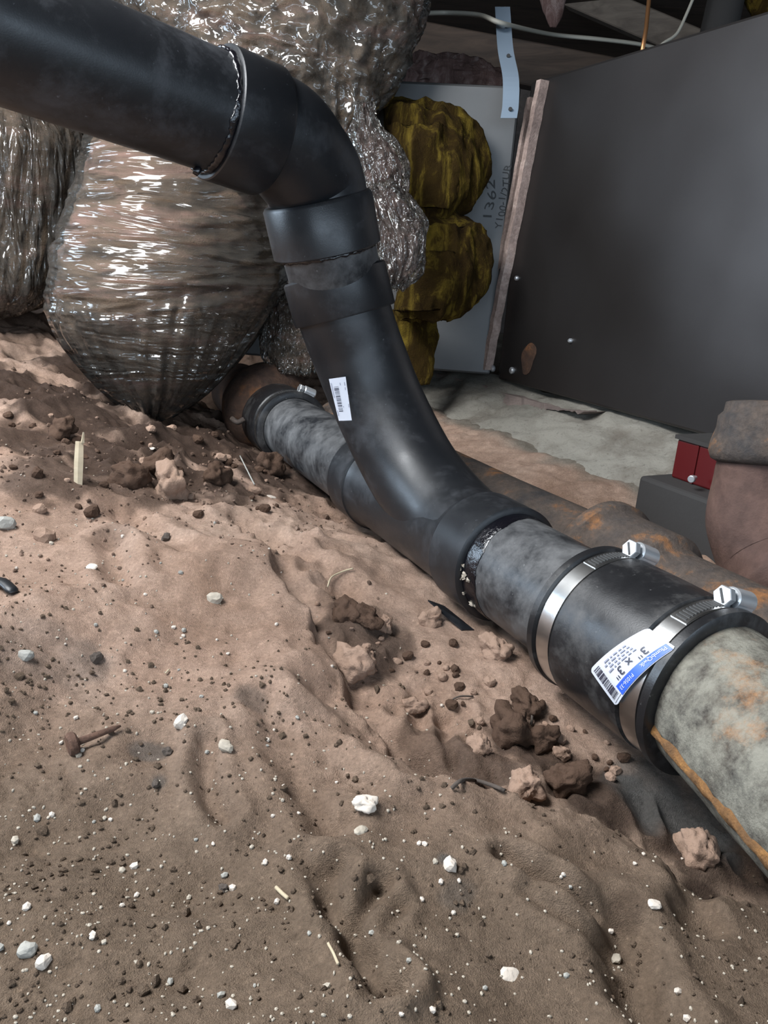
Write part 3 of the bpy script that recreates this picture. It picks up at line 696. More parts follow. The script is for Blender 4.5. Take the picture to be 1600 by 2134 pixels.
g = G(); lab_text(g, '3" x 3"', .20, .72, .47, .22, .0006); g.put('size_lettering', INK, stick, 0)
g = G(); lab_text(g, 'PlumbQwik', .06, .40, .80, .12, .0006); lab_text(g, 'P1056-33', .52, .76, .82, .10, .0006); g.put('header_lettering', PAPER, stick, 0)
g = G()
for k in range(4):
    v = .38 - .085 * k; u = .30 + .02 * k
    while u < .72:
        wd = random.uniform(.03, .09); g.add(*lab_patch(u, min(u + wd, .76), v, v + .036, .0006, 5, 2)); u += wd + .02
for k in range(3): g.add(*lab_patch(.55, .76, .77 - 0 + .0 * k, .775, .0006, 4, 2))
g.put('small_print', GREYINK, stick, 0)['kind'] = 'stuff'

# near ABS pipe between the coupling and the wye
a_out = AX(1060); a_in = AX(765)
p1 = pipe('abs_pipe', 'short dusty black plastic pipe between the wye and the labelled coupling', mp(AX(1225) - .035), mp(a_out + .030), R3, ABSD)
r_ = R3 + .0004
Vv = []; na_ = 140
for i, (a, dr) in enumerate(((a_out + .004, .0), (a_out + .004, .0007), (a_out - .010, .0007), (a_out - .012, .0))):
    th = np.linspace(0, 2 * math.pi, na_, endpoint=False)
    w = (0.0 if i < 2 else 1.0) * (.006 * fbm3(np.c_[np.cos(th) * 5, np.sin(th) * 5, th * 0], 12) - .007 * np.cos(th + .3))
    Vv.append(mp(0) + DM * (a + w)[:, None] + (r_ + dr) * (np.cos(th)[:, None] * SM + np.sin(th)[:, None] * UP))
G().add(np.vstack(Vv), grid_faces(4, na_, True, False)).put('cement_smear', CEMENT, p1, 60)
g = G()
for k in range(14):
    th_ = math.radians(random.uniform(-35, 10)); c = mp(a_out - random.uniform(-.004, .012)) + (R3 + .002) * (math.cos(th_) * SM + math.sin(th_) * UP)
    V_, F_ = solid([(-.0010, .0006), (0, .0022 * random.uniform(.4, 1.3)), (.0008, .0008)], c, math.cos(th_) * SM + math.sin(th_) * UP, 7); V_ = V_ + RNG.uniform(-.0009, .0009, V_.shape); g.add(V_, F_)
g.put('dried_mud', STONEP, p1, 0).__setitem__('kind', 'stuff')
# far ABS pipe
p2 = pipe('abs_pipe', 'dusty black plastic pipe running from the rusty hub into the wye', mp(a_in - .030), mp(AX(612) + .035), R3, ABSD)

# wye with long sweep
wye = thing('wye_fitting', 'black plastic long-sweep wye fitting with a white barcode sticker', 'fitting', mp((a_out + a_in) / 2) - UP * .05)
ro = .0508
G().add(*lathe(hub_prof(a_out, a_out + .048, ro, R3 + .0003), P0, DM, 110, EM)).put('outlet_hub', ABSF, wye)
G().add(*lathe(hub_prof(a_in - .046, a_in, ro, R3 + .0003), P0, DM, 110, EM)).put('inlet_hub', ABSF, wye)
RB = .0462
G().add(*lathe([(a_out + .040, R3 - .004), (a_out + .046, RB + .003), (a_out + .056, RB), (a_in - .056, RB), (a_in - .046, RB + .003), (a_in - .040, R3 - .004)], P0, DM, 110, EM, False)).put('run_body', ABSF, wye, 60)
swp = [W(712, 628, .742), W(722, 668, .748), W(750, 745, .762), W(795, 855, .768), W(862, 985, .752), W(935, 1080, .715), mp(a_out + .050), mp(a_out + .035)]
sp = catmull(swp, 10); rr = np.interp(np.linspace(0, 1, len(sp)), [0, .12, .2, .8, 1], [RB, RB, RB, RB, RB - .001])
G().add(*sweep(sp, rr, 96, True)).put('branch_sweep', ABSF, wye, 179)
bh_top, bh_bot = W(696, 568, .735), W(719, 658, .747); bax = nrm(bh_top - bh_bot)
LH = np.linalg.norm(bh_top - bh_bot)
G().add(*lathe([(0, R3 - .002), (0, ro - .001), (.0015, ro), (LH - .002, ro), (LH, ro - .0015), (LH, R3 + .0003), (LH - .03, R3 + .0003), (LH - .03, R3 - .002)], bh_bot, bax, 110)).put('branch_hub', ABSF, wye)
# barcode sticker wrapped on the sweep
so = W(742, 830, .767); sax = nrm(W(715, 760, .763) - W(775, 900, .767)); se = frame(sax); _v = CAM - so; _b = nrm(_v - sax * np.dot(_v, sax)); se = (np.cross(sax, _b), _b, sax)
q = [np.array(cyl_hit(px, py, RB + .0012, so, se[2], se)) for px, py in ((685, 790), (720, 785), (733, 876), (706, 877))]
def unw(a): return a if a > 0 else a + 2 * math.pi
q = [np.array([a, unw(b)]) for a, b in q]
def stk(u, v, dr=0):
    p = (q[0] * (1 - u) + q[1] * u) * (1 - v) + (q[3] * (1 - u) + q[2] * u) * v
    return so + se[2] * p[0] + (RB + .0012 + dr) * (math.cos(p[1]) * se[0] + math.sin(p[1]) * se[1])
def stk_patch(u0, u1, v0, v1, dr, nu=8, nv=10):
    return np.array([stk(u0 + (u1 - u0) * i / (nu - 1), v0 + (v1 - v0) * j / (nv - 1), dr) for i in range(nu) for j in range(nv)]), grid_faces(nu, nv, False, False)
s1 = G().add(*stk_patch(0, 1, 0, 1, 0)).put('barcode_sticker', PAPER, wye, 60); s1['label'] = 'small white barcode sticker'
g = G(); v = .20
while v < .80:
    wd = random.choice((.008, .012, .02)); g.add(*stk_patch(.20, .50, v, v + wd, .0003, 4, 2)); v += wd + random.choice((.012, .018, .026))
g.put('barcode', INK, s1, 0)
g = G()
for u, v0_, v1_ in ((.60, .12, .18), (.86, .12, .20), (.86, .24, .30), (.55, .66, .69), (.92, .62, .70), (.06, .10, .45), (.06, .75, .88)): g.add(*stk_patch(u, u + .05, v0_, v1_, .0003, 3, 4))
g.put('small_print', GREYINK, s1, 0)['kind'] = 'stuff'

# short riser pipe between wye and elbow, elbow, and the long pipe to the upper left
le_top, le_bot = W(660, 412, .69), W(682, 522, .711)
p3 = pipe('abs_pipe', 'very short black plastic stub between the wye branch and the elbow', bh_top - bax * .028, le_bot + nrm(le_top - le_bot) * .028, R3, ABSD)
el = thing('pipe_elbow', 'black plastic elbow joining the riser to the sloping pipe', 'fitting', le_bot)
lax = nrm(le_top - le_bot); LL = np.linalg.norm(le_top - le_bot)
G().add(*lathe([(0, R3 + .0003), (0, ro - .001), (.001, ro), (LL - .004, ro), (LL - .001, ro - .002), (LL, ro - .005), (LL, R3 - .002), (.03, R3 - .002), (.03, R3 + .0003)], le_bot, lax, 110)).put('lower_hub', ABSF, el)
ue_l, ue_r = W(447, 235, .602), W(557, 277, .632); uax = nrm(ue_l - ue_r); UL = np.linalg.norm(ue_l - ue_r)
G().add(*lathe([(0, R3 - .002), (0, ro - .005), (.001, ro - .002), (.004, ro), (UL - .001, ro), (UL, ro - .001), (UL, R3 + .0003), (UL - .03, R3 + .0003), (UL - .03, R3 - .002)], ue_r, uax, 110)).put('upper_hub', ABSF, el)
bend = catmull([le_top - lax * .02, le_top + lax * .012, W(625, 335, .662), ue_r - uax * .012, ue_r + uax * .02], 12)
G().add(*sweep(bend, RB - .0005, 96, True)).put('elbow_body', ABSF, el, 179)
far_end = W(0, 66, .50); udir = nrm(far_end - ue_l)
p4 = pipe('abs_pipe', 'long sloping black plastic pipe leaving the frame at upper left', ue_l - uax * .030, ue_l + udir * .52, R3, ABS)
G().add(*ring(ue_l + uax * .002, uax, R3 + .0012, .0028, .8)).put('cement_bead', CEMENT, p4, 60)
G().add(*sweep([W(415, 352, .600), W(408, 358, .598), W(402, 356, .597)], [.003, .0035, .002], 8)).put('cement_drip', CEMENT, p4, 60)
G().add(*ring(bh_top + bax * .001, bax, R3 + .0008, .0018, .7, 160, 5)).put('cement_bead', CEMENT, p3, 60)
G().add(*ring(le_bot - lax * .001, lax, R3 + .0008, .0018, .7, 160, 8)).put('cement_bead', CEMENT, p3, 60)

# rusty hub at the far end of the drain
hubt = thing('cast_iron_hub', 'rusty brown cast iron hub at the far end of the drain', 'fitting', mp(AX(545)) - UP * .07)
ha = AX(575)
V, Fc = solid([(-.035, .040), (-.005, .0455), (.004, .058), (.012, .066), (.028, .072), (.05, .071), (.07, .066), (.085, .055), (.10, .047), (.22, .047)], P0 + DM * ha, DM, 90, EM)
V = np.array(V); rel = V - P0; axl = (rel @ DM)[:, None] * DM; rdl = rel - axl; V = V + rdl * (.10 * fbm3(V * 28, 5))[:, None] + UP * .006
G().add(V, Fc).put('hub_body', RUST, hubt, 60)
G().add(*sweep(catmull([W(483, 872, 1.118), W(495, 880, 1.112), W(508, 874, 1.115)], 5), .004, 8)).put('bolt_lug', RUSTG, hubt, 60)

# ------------------------------------------------------------------ second cast iron line behind
B2 = W(1262, 1178, .665); d2 = nrm(DM * 1.0 + SM * .02)
R2 = .043
tee = thing('cast_iron_tee', 'rusty cast iron tee with a hub, lying behind the labelled coupling', 'fitting', B2 * [1, 1, 0] + UP * .02)
def rough(V, o, ax, amp, s, seed):
    V = np.array(V); rel = V - o; axl = (rel @ ax)[:, None] * ax; rd = rel - axl; ln = np.linalg.norm(rd, axis=1)[:, None] + 1e-9
    return V + rd / ln * (amp * fbm3(V * s, seed))[:, None]
V, Fc = solid([(-.30, R2 - .004), (-.078, R2 - .004), (-.070, R2 - .002), (-.066, R2 + .004), (-.062, R2 + .0065), (-.012, R2 + .0075), (-.006, R2 + .009), (-.003, R2 + .013), (.008, R2 + .0135), (.013, R2 + .009), (.013, R2 - .004)], B2, d2, 90)
G().add(rough(V, B2, d2, .0012, 60, 4), Fc).put('hub_body', RUSTG, tee, 50)
iron2 = thing('cast_iron_pipe', 'mud-covered cast iron pipe running away behind the wye', 'pipe', B2 + d2 * .2 - UP * R2)
V, Fc = solid([(.0135, R2 - .005), (.06, R2 - .005), (.15, R2 - .005), (.3, R2 - .005), (.45, R2 - .005), (.6, R2 - .005)], B2, d2, 90)
G().add(rough(V, B2, d2, .005, 40, 7), Fc).put('pipe_wall', RUSTG, iron2, 60)
# riser of the tee, sweeping up on the right of the frame
rs_ = [W(1660, 1260, .60), W(1625, 1180, .640), W(1590, 1090, .655), W(1585, 1010, .655), W(1592, 950, .650)]
rsP = catmull(rs_, 8); rrad = np.interp(np.linspace(0, 1, len(rsP)), [0, .3, .55, .8, 1], [.045, .047, .0455, .038, .036])
V, Fc = sweep(rsP, rrad, 60); G().add(V + (.002 * fbm3(V * 40, 3))[:, None] * SM, Fc).put('riser', RUSTR, tee, 179)
uax2 = nrm(W(1602, 860, .645) - W(1590, 965, .650)); ub = W(1590, 968, .650)
V, Fc = solid([(0, .036), (.003, .042), (.010, .0445), (.018, .0435), (.030, .040), (.040, .0395), (.044, .0355), (.052, .034), (.053, .030)], ub, uax2, 80)
G().add(rough(V, ub, uax2, .0015, 50, 9), Fc).put('riser_hub', RUSTG, tee, 50)
# dark block with the red plate on it
blkC = onz(1425, 1110, .055)
BO = .215
bA, bB = plane_hit(1332, 990, BO), plane_hit(1500, 1040, BO); bt = bA[2]; bl = np.dot(bA - bB, DM)
blk = G().add(*box(np.array([*(bA - DM * bl * .62 - SM * .045)[:2], bt / 2]), DM * bl * .62, SM * .045, UP * bt / 2)).put('support_block', BLOCK, None, 0)
bevel(blk, .004, 2); tag(blk, 'dark block under the red metal support', 'block')
RO = BO + .030
rA, rB = plane_hit(1410, 905, RO), plane_hit(1403, 985, RO); hz = (rA[2] - bt) / 2 - .002; wr = .075
redt = thing('metal_support', 'dark red painted metal support wedged below the grey duct', 'support', np.array([*rB[:2], bt]))
rc = np.array([*(((rA + rB) / 2) - DM * wr / 2 - SM * .02)[:2], bt + hz])
bevel(G().add(*box(rc, DM * wr / 2, SM * .02, UP * hz)).put('red_body', RED, redt, 0), .002, 2)
G().add(*box(rc + SM * .0204 + DM * .010, DM * .0016, SM * .0010, UP * hz * .96)).put('weld_rib', RED, redt, 0)
G().add(*box(rc + UP * (hz + .002) - SM * .01, DM * wr * .53, SM * .032, UP * .002)).put('top_plate', BLOCK, redt, 0)
bp = plane_hit(1444, 1001, BO + .012)
bolt = thing('bolt', 'small shiny bolt end lying on the dark block', 'bolt', bp)
G().add(*solid([(-.005, .002), (.002, .002), (.002, .0036), (.006, .0036), (.0065, .003)], bp + UP * .002, nrm(SM + DM * -.4), 12)).put('shaft', SCREW, bolt)

# ------------------------------------------------------------------ wrapped flexible ducts
def wrapped(name, label, rows, depth, k, amp, seed, mat_core=COREM, mat_film=FILMX, n=200, m_=170, ft=(3, 26), cat='duct', group=None, bottom=0.0, slant=0.0, fine=1.0):
    """ft: wrinkle frequency round the girth and along the height"""
    V, Fc = loft(rows, depth, k, n, m_)
    base = V.mean(0); base[2] = V[:, 2].min()
    t = thing(name, label, cat, base, group); Nn = vnormals(V, Fc)
    th = np.tile(np.linspace(0, 2 * math.pi, n, endpoint=False), m_); tt = np.repeat(np.linspace(0, 1, m_), n)
    c, s_ = np.cos(th), np.sin(th)
    def wr(fa, fb, sd, oc=3):
        t2 = tt + slant * np.sin(th * 1.0 + 1.0) + .05 * fbm3(np.c_[c * 2, s_ * 2, tt * 5], sd + 30)
        return ridge3(np.c_[c * fa, s_ * fa, t2 * fb] + 11.1, sd, oc)
    w = wr(ft[0], ft[1], seed)
    if bottom: w2 = wr(ft[1] * .55, ft[0] * 1.2, seed + 3); b = sstep(bottom - .12, bottom + .1, tt); w = w * (1 - b) + (1.7 * (w2 - .35) + .35) * b
    big = fbm3(np.c_[c * 1.3, s_ * 1.3, tt * 3.5], seed + 70, 2)
    cr = ridge3(V * 42, seed + 5, 2)
    d = amp * (w - .35) + amp * 2.2 * big + amp * .25 * fine * (cr - .3)
    G().add(V + Nn * (d - .012 + .3 * amp * (w - .35) * 0)[:, None] , Fc).put('insulation', mat_core, t, 179)
    G().add(V + Nn * d[:, None], Fc).put('plastic_wrap', mat_film, t, 179)
    return t
wrapped('flexible_duct', 'bulging plastic-wrapped flexible duct whose pointed end rests on the soil', [(245, 225, 520), (290, 195, 548), (340, 180, 565), (420, 158, 585), (500, 134, 594), (570, 120, 592), (620, 118, 575), (660, 128, 548), (700, 148, 522), (750, 180, 488), (800, 222, 445), (835, 258, 400), (862, 292, 345)], 1.12, .9, .010, 3, COREM, FILM, ft=(1.6, 20), bottom=.66, slant=.03, fine=.5)
wrapped('flexible_duct', 'plastic-wrapped flexible duct cut off by the left frame edge', [(150, -330, 120), (230, -330, 150), (300, -330, 182), (380, -330, 172), (460, -320, 152), (540, -300, 132), (600, -270, 112), (640, -190, 70), (655, -120, 10)], 1.28, .8, .012, 11, COREM, FILMV, ft=(11, 4), slant=.1)
wrapped('flexible_duct', 'thick plastic-wrapped flexible duct hanging above the black elbow', [(-230, 150, 960), (-100, 200, 935), (0, 240, 893), (80, 290, 868), (160, 370, 832), (220, 480, 792), (280, 585, 748), (330, 640, 705)], 1.14, .5, .016, 23, COREM, FILMX, ft=(6, 10), slant=.12)
wrapped('plastic_wrap', 'small crumpled clear film knot right of the elbow', [(215, 745, 775), (262, 738, 795), (300, 735, 828), (350, 742, 848), (400, 762, 845), (432, 785, 825)], 1.05, .6, .008, 31, PINKW, FOILM, 110, 80, (5, 5), cat='wrap')
wrapped('plastic_wrap', 'crinkled silvery film bulge beside the lower yellow insulation', [(385, 750, 820), (430, 760, 864), (480, 775, 886), (530, 785, 884), (570, 795, 866), (600, 805, 835)], 1.00, .6, .008, 37, PINKW, FOILM, 110, 90, (8, 3), cat='wrap')
wrapped('plastic_wrap', 'dark shiny film bundle tucked behind the wye branch hub', [(588, 565, 605), (620, 546, 650), (680, 540, 670), (730, 545, 670), (775, 560, 660)], 1.17, .6, .008, 41, COREM, FOILM, 110, 90, (7, 4), cat='wrap')

# yellow fiberglass collars
def batt(label, rows, depth, seed):
    rows = np.array(rows, float); t = None
    for k, (sh, dz) in enumerate(((1.0, .0), (.86, -.020), (.74, -.036))):
        rr = [(y, a, a + (b - a) * sh, depth + dz) for y, a, b in rows[k:len(rows) - (k > 1)]]
        V, Fc = loft(rr, depth, .55, 110, 90, 2.4)
        if t is None:
            base = V.mean(0); base[2] = V[:, 2].min(); t = thing('fiberglass_collar', label, 'insulation', base, None)
        Nn = vnormals(V, Fc); q_ = V * np.array((34, 34, 4))
        V = V + Nn * ((.015 * ridge3(q_, seed + k, 2) - .009) + .006 * fbm3(V * 90, seed + 7 + k))[:, None]
        G().add(V, Fc).put('fiberglass_layer', YELLOW, t, 179)
batt('upper yellow fiberglass insulation collar on the plenum', [(196, 795, 850), (225, 800, 950), (260, 805, 992), (310, 815, 1018), (360, 825, 1020), (405, 835, 1004), (435, 845, 980), (458, 855, 955)], 1.20, 5)
batt('lower yellow fiberglass insulation collar on the plenum', [(440, 845, 950), (470, 845, 1000), (520, 845, 1026), (570, 840, 1027), (620, 825, 1008), (648, 820, 980), (668, 830, 930)], 1.19, 15)
V, Fc = loft([(645, 800, 905), (700, 815, 912), (750, 830, 905), (800, 845, 895)], 1.25, .5, 60, 50)
V = V + vnormals(V, Fc) * (.012 * fbm3(V * 50, 4))[:, None]
tag(G().add(V, Fc).put('fiberglass_tuft', YELLOW, None, 179), 'dark yellow insulation tuft hanging under the collars', 'insulation')
V, Fc = loft([(128, 850, 960), (150, 835, 1030), (180, 850, 1062), (205, 880, 1065), (222, 920, 1050)], 1.42, .8, 110, 70)
V = V + vnormals(V, Fc) * (.022 * ridge3(V * np.array((20, 20, 60)), 4, 3) - .01)[:, None]
tag(G().add(V, Fc).put('insulation_batt', PINKW, None, 179), 'dusty pinkish wrapped insulation batt lying on top of the plenum', 'insulation')

# ------------------------------------------------------------------ overhead: strap, cable, wire, timbers
sp_ = catmull([W(1047, 14, 1.27), W(1053, 100, 1.215), W(1064, 160, 1.175), W(1064, 215, 1.165), W(1060, 246, 1.16)], 6); Vv = []
for i, p in enumerate(sp_):
    wx = _R * .0125
    Vv += [p - wx, p + wx, p + wx + UP * 0 + np.array([0, .002, 0]), p - wx + np.array([0, .002, 0])]
n_ = len(sp_)
st = G().add(Vv, grid_faces(n_, 4, True, False) + [[0, 1, 2, 3], [4 * n_ - 1, 4 * n_ - 2, 4 * n_ - 3, 4 * n_ - 4]]).put('steel_strap', STRAP, None, 0)
strap = thing('hanger_strap', 'pale blue-grey steel hanger strap running up from the plenum', 'strap', W(1060, 246, 1.16))
st.parent = strap; st.location = (ORG[st.name] - ORG[strap.name]).tolist(); st.name = 'strap_band'
for px, py in ((1059, 117), (1063, 228)):
    G().add(*solid([(0, .003), (.002, .003)], W(px, py, 1.161 + .040 * (py < 150)), -_F, 10)).put('hole', SLOT, strap, 0)
tag(G().add(*sweep(catmull([W(880, 28, 1.30), W(930, 27, 1.33), W(1000, 32, 1.28), W(1050, 50, 1.225), W(1150, 72, 1.5), W(1250, 82, 1.55), W(1345, 95, 1.6), W(1420, 120, 1.65)], 8), .0065, 10, flat=.6)).put('electrical_cable', CABLE, None, 179), 'dirty white cable sagging across the hanger strap', 'cable')
tag(G().add(*sweep([W(1358, -60, 1.30), W(1352, 0, 1.28), W(1346, 60, 1.26), W(1338, 106, 1.24)], .0035, 8)).put('copper_rod', COPPER, None, 179), 'thin copper wire hanging straight down to the duct top', 'wire')
tag(G().add(*sweep(catmull([W(1455, -30, 1.45), W(1430, 30, 1.44), W(1410, 70, 1.43), W(1385, 88, 1.42), W(1375, 96, 1.42)], 6), .003, 8)).put('thin_wire', CABLE, None, 179), 'thin grey wire looping down beside the copper wire', 'wire')
def beam(label, A, B, h, w, mat):
    A, B = np.asarray(A), np.asarray(B); d = (B - A) / 2; e1, e2, ax = frame(d)
    o = G().add(*box((A + B) / 2, d, e1 * w, e2 * h)).put('floor_joist', mat, None, 0, (A + B) / 2); bevel(o, .003, 1); tag(o, label, 'beam'); return o
beam('dark timber joist crossing behind the strap', W(700, 60, 1.9), W(1420, 200, 1.75), .045, .03, WOODD)
beam('greyish timber joist above the cable', W(1060, -70, 2.2), W(1480, 110, 2.0), .035, .03, WOODP)
beam('upper dark joist near the top of the frame', W(820, -110, 2.6), W(1900, 40, 2.1), .06, .03, WOODD)
tag(G().add(*sweep([W(1560, -160, 1.5), W(1512, 0, 1.5), W(1485, 120, 1.5)], .035, 20)).put('vent_pipe', BLOCK, None, 60), 'dark pipe dropping behind the duct at upper right', 'pipe')
V, Fc = loft([(-40, 1115, 1200), (0, 1125, 1180), (30, 1135, 1172), (58, 1146, 1158)], 1.7, .5, 40, 40)
tag(G().add(V + (.02 * fbm3(V * 30, 3))[:, None] * UP, Fc).put('torn_wrap', PINKW, None, 179), 'torn grey wrap scrap hanging from the joists', 'wrap')
V, Fc = loft([(-30, 1540, 1700), (10, 1555, 1700), (40, 1580, 1700)], 1.5, .5, 40, 40)
tag(G().add(V + (.03 * fbm3(V * 30, 3))[:, None] * UP, Fc).put('insulation_scrap', YELLOW, None, 179), 'bit of yellow insulation at the top right corner', 'insulation')

# ------------------------------------------------------------------ small things on the soil
def rock_mesh(seed, sub=2, rough_=.5, flat=.75, mat=STONEW):
    bm = bmesh.new(); bmesh.ops.create_icosphere(bm, subdivisions=sub, radius=1.0)
    V = np.array([v.co[:] for v in bm.verts]); V2 = V * (1 + rough_ * 2.2 * fbm3(V * 1.5 + seed * 7.7, seed, 4))[:, None]; V2 = np.sign(V2) * np.abs(V2) ** .85
    V2[:, 2] *= flat; V2[:, 1] *= .8
    for v, c in zip(bm.verts, V2): v.co = c
    me_ = bpy.data.meshes.new('rock'); bm.to_mesh(me_); bm.free(); me_.materials.append(mat); me_.polygons.foreach_set('use_smooth', [sub > 3] * len(me_.polygons)); return me_
RM = {}
def rock(name, label, cat, px, py, r, mat, seed, group=None, sub=2, rough_=.5, flat=.75, sink=.35, smooth=False):
    r = r * (.5 if mat is CHAR else .66 if mat in (STONEW, STONEP, STONEG, CHAR) else .9); key = (mat.name, seed % 5, sub, flat)
    if key not in RM: RM[key] = rock_mesh(seed % 5 + 1, sub, rough_, flat, mat)
    o = bpy.data.objects.new(name, RM[key]); COL.objects.link(o); p = G_at(px, py)
    o.location = (p[0], p[1], p[2] + r * flat * (1 - sink) * .8); o.scale = (r, r, r); o.rotation_euler = (random.uniform(-.3, .3), random.uniform(-.3, .3), random.uniform(0, 6.28))
    return tag(o, label, cat, group)
rock('stone', 'chalky white stone, the largest white one on the front mound', 'stone', 758, 1680, .0085, STONEW, 1, sub=4, rough_=.9, flat=.6)
rock('stone', 'flat cream stone just below the largest white stone', 'stone', 752, 1735, .0055, STONEP, 2, flat=.5)
rock('stone', 'pale mottled stone on a dark smudge in the front sand', 'stone', 938, 1806, .0055, STONEW, 3)
rock('stone', 'elongated white chip near the dark pit at right', 'stone', 1362, 1886, .0050, STONEW, 4, flat=.4)
rock('stone', 'narrow white chip on the groove edge at lower right', 'stone', 1283, 2000, .0042, STONEP, 5, flat=.4)
rock('stone', 'long chalk smear of stone low in the front sand', 'stone', 1063, 2035, .0065, STONEW, 6, flat=.25)
rock('stone', 'pale stone beside the long furrow at centre', 'stone', 470, 1560, .0065, STONEP, 7)
rock('stone', 'white stone in the crumbly patch right of the nail', 'stone', 378, 1510, .0070, STONEW, 8)
rock('stone', 'greenish grey stone at the left frame edge', 'stone', 12, 1098, .0125, STONEG, 9)
rock('stone', 'grey stone at left, below the black scrap', 'stone', 55, 1370, .0070, STONEG, 10)
rock('stone', 'grey pebble pair member at the lower left edge', 'stone', 58, 1985, .0055, STONEG, 11)
rock('stone', 'pale crusty stone at the lower left corner', 'stone', 90, 2010, .0050, STONEW, 12)
rock('stone', 'angular yellowish stone on the reddish slope', 'stone', 448, 1253, .0090, STONEP, 13)
rock('stone', 'white flat flake on the left slope', 'stone', 190, 1182, .0075, STONEW, 14, flat=.3)
rock('stone', 'tall lumpy stone standing at the trench rim left of the pipe', 'stone', 355, 1030, .020, STONEP if False else CLOD, 15, flat=1.1, sub=4, rough_=.9)
rock('stone', 'round brown stone near the left slope', 'stone', 92, 1124, .0095, CLOD, 16)
rock('stone', 'white sliver at the foot of the dusty pipe', 'stone', 565, 1036, .0085, STONEW, 17, flat=.25)
rock('stone', 'tiny white shard in the dark soil', 'stone', 316, 935, .0070, STONEW, 18, flat=.3)
CL = [(1032, 1365, .0125, CLOD, 'upright brown clod beside the dusty near pipe'), (742, 1395, .016, CLOD, 'flat tan clod slab on the trench lip'), (860, 1480, .0085, CLOD, 'rounded clod in the middle of the trench'),
      (1065, 1530, .0165, CLODD, 'largest dark clod in the trench'), (1000, 1560, .0090, CLOD, 'tan round clod left of the largest dark clod'), (1095, 1480, .0110, CLODD, 'dark clod behind the largest dark clod'),
      (722, 1285, .0140, CLODD, 'dark crumbly clod on the reddish slope'), (765, 1300, .0120, CLODD, 'dark clod right of the crumbly clod on the slope'), (1135, 1550, .0100, CLODD, 'dark clod right of the largest dark clod'),
      (1095, 1650, .0120, CLOD, 'tan clod at the lower lip of the trench'), (1180, 1640, .0130, CLODD, 'dark clod at the lower lip near the coupling'), (1170, 1575, .0060, CLOD, 'small smooth clod below the coupling'),
      (800, 1310, .009, CLOD, 'small clod at the right of the dark crumbs'), (560, 985, .02, CLODD, 'dark clod below the far pipe'), (270, 1005, .022, CLODD, 'dark clod above the soil crack'), (330, 985, .020, CLODD, 'dark clod right of the wood splinter'),
      (450, 1000, .018, CLODD, 'dark clod between the soil crack and the far pipe'), (130, 905, .018, CLODD, 'dark clod left of the wood splinter'), (900, 1300, .010, CLOD, 'flat clod under the wye outlet'),
      (1450, 1780, .014, CLOD, 'tan clod above the dark pit at right'), (1390, 1590, .012, STONEG, 'grey gravelly lump below the coupling'), (350, 1570, .006, CHAR, 'black charcoal bit near the nail'), (325, 1637, .005, CHAR, 'black charcoal bit below the nail'),
      (466, 1855, .0042, CHAR, 'black crumb in the open front sand'), (200, 1375, .009, CHAR, 'dark grey flake cluster on the left slope'), (345, 1125, .009, CHAR, 'black crumb on the rim of the reddish slope')]
for i, (px, py, r, mt, lb) in enumerate(CL): rock('soil_clod' if mt in (CLOD, CLODD) else 'stone', lb, 'clod' if mt in (CLOD, CLODD) else 'stone', px, py, r, mt, i + 30, sub=4 if mt in (CLOD, CLODD) else 2, rough_=.95, flat=.8)
for i in range(46):     # crumbs strewn over the trench floor
    t = random.random(); px = 690 + 640 * t + random.uniform(-60, 90); py = 1290 + 330 * t + random.uniform(-50, 60)
    mt = random.choice((CLOD, CLODD)); lb = ('small dark' if mt is CLODD else 'small tan') + ' soil crumb ' + ('on the reddish slope under the wye' if px < 900 else 'on the trench floor around the largest clod' if px < 1120 else 'in the trench right below the labelled coupling')
    rock('soil_crumb', lb, 'clod', px, py, random.uniform(.002, .0052), mt, i, lb.replace('crumb', 'crumbs'))
for i in range(44):
    px = random.uniform(0, 620); py = random.uniform(860, 1080)
    mt = random.choice((CLOD, CLODD, CLODD)); lb = ('small dark' if mt is CLODD else 'small tan') + ' soil crumb on the dark bank ' + ('left of the wood splinter' if px < 150 else 'between the splinter and the tall stone' if px < 360 else 'below the far rubber coupling')
    rock('soil_crumb', lb, 'clod', px, py, random.uniform(.003, .009), mt, i, lb.replace('crumb', 'crumbs'))
for i in range(150):
    px = random.uniform(-20, 1500); py = random.uniform(1080, 2130)
    if px > 700 + (py - 1100) * .6 and py < 1750: continue
    mt = random.choice((STONEW, STONEW, STONEP, STONEG)); cl = {'chalky_white_stone': 'white', 'pale_tan_pebble': 'tan', 'grey_stone': 'grey'}[mt.name]
    pl = ('on the slope left of the nail and furrows' if px < 300 else 'on the reddish slope beside the wye' if py < 1450 else 'around the central furrows' if px < 900 else 'between the trench lip and the right edge') if py < 1750 else ('in the lower left corner sand' if px < 500 else 'beside the curved finger furrows' if px < 950 else 'in the lower right sand')
    rock('pebble', 'tiny %s pebble %s' % (cl, pl), 'pebble', px, py, random.uniform(.0012, .0028) * (1.3 if px < 500 else 1), mt, i, '%s pebbles %s' % (cl, pl), sub=1, rough_=.3)
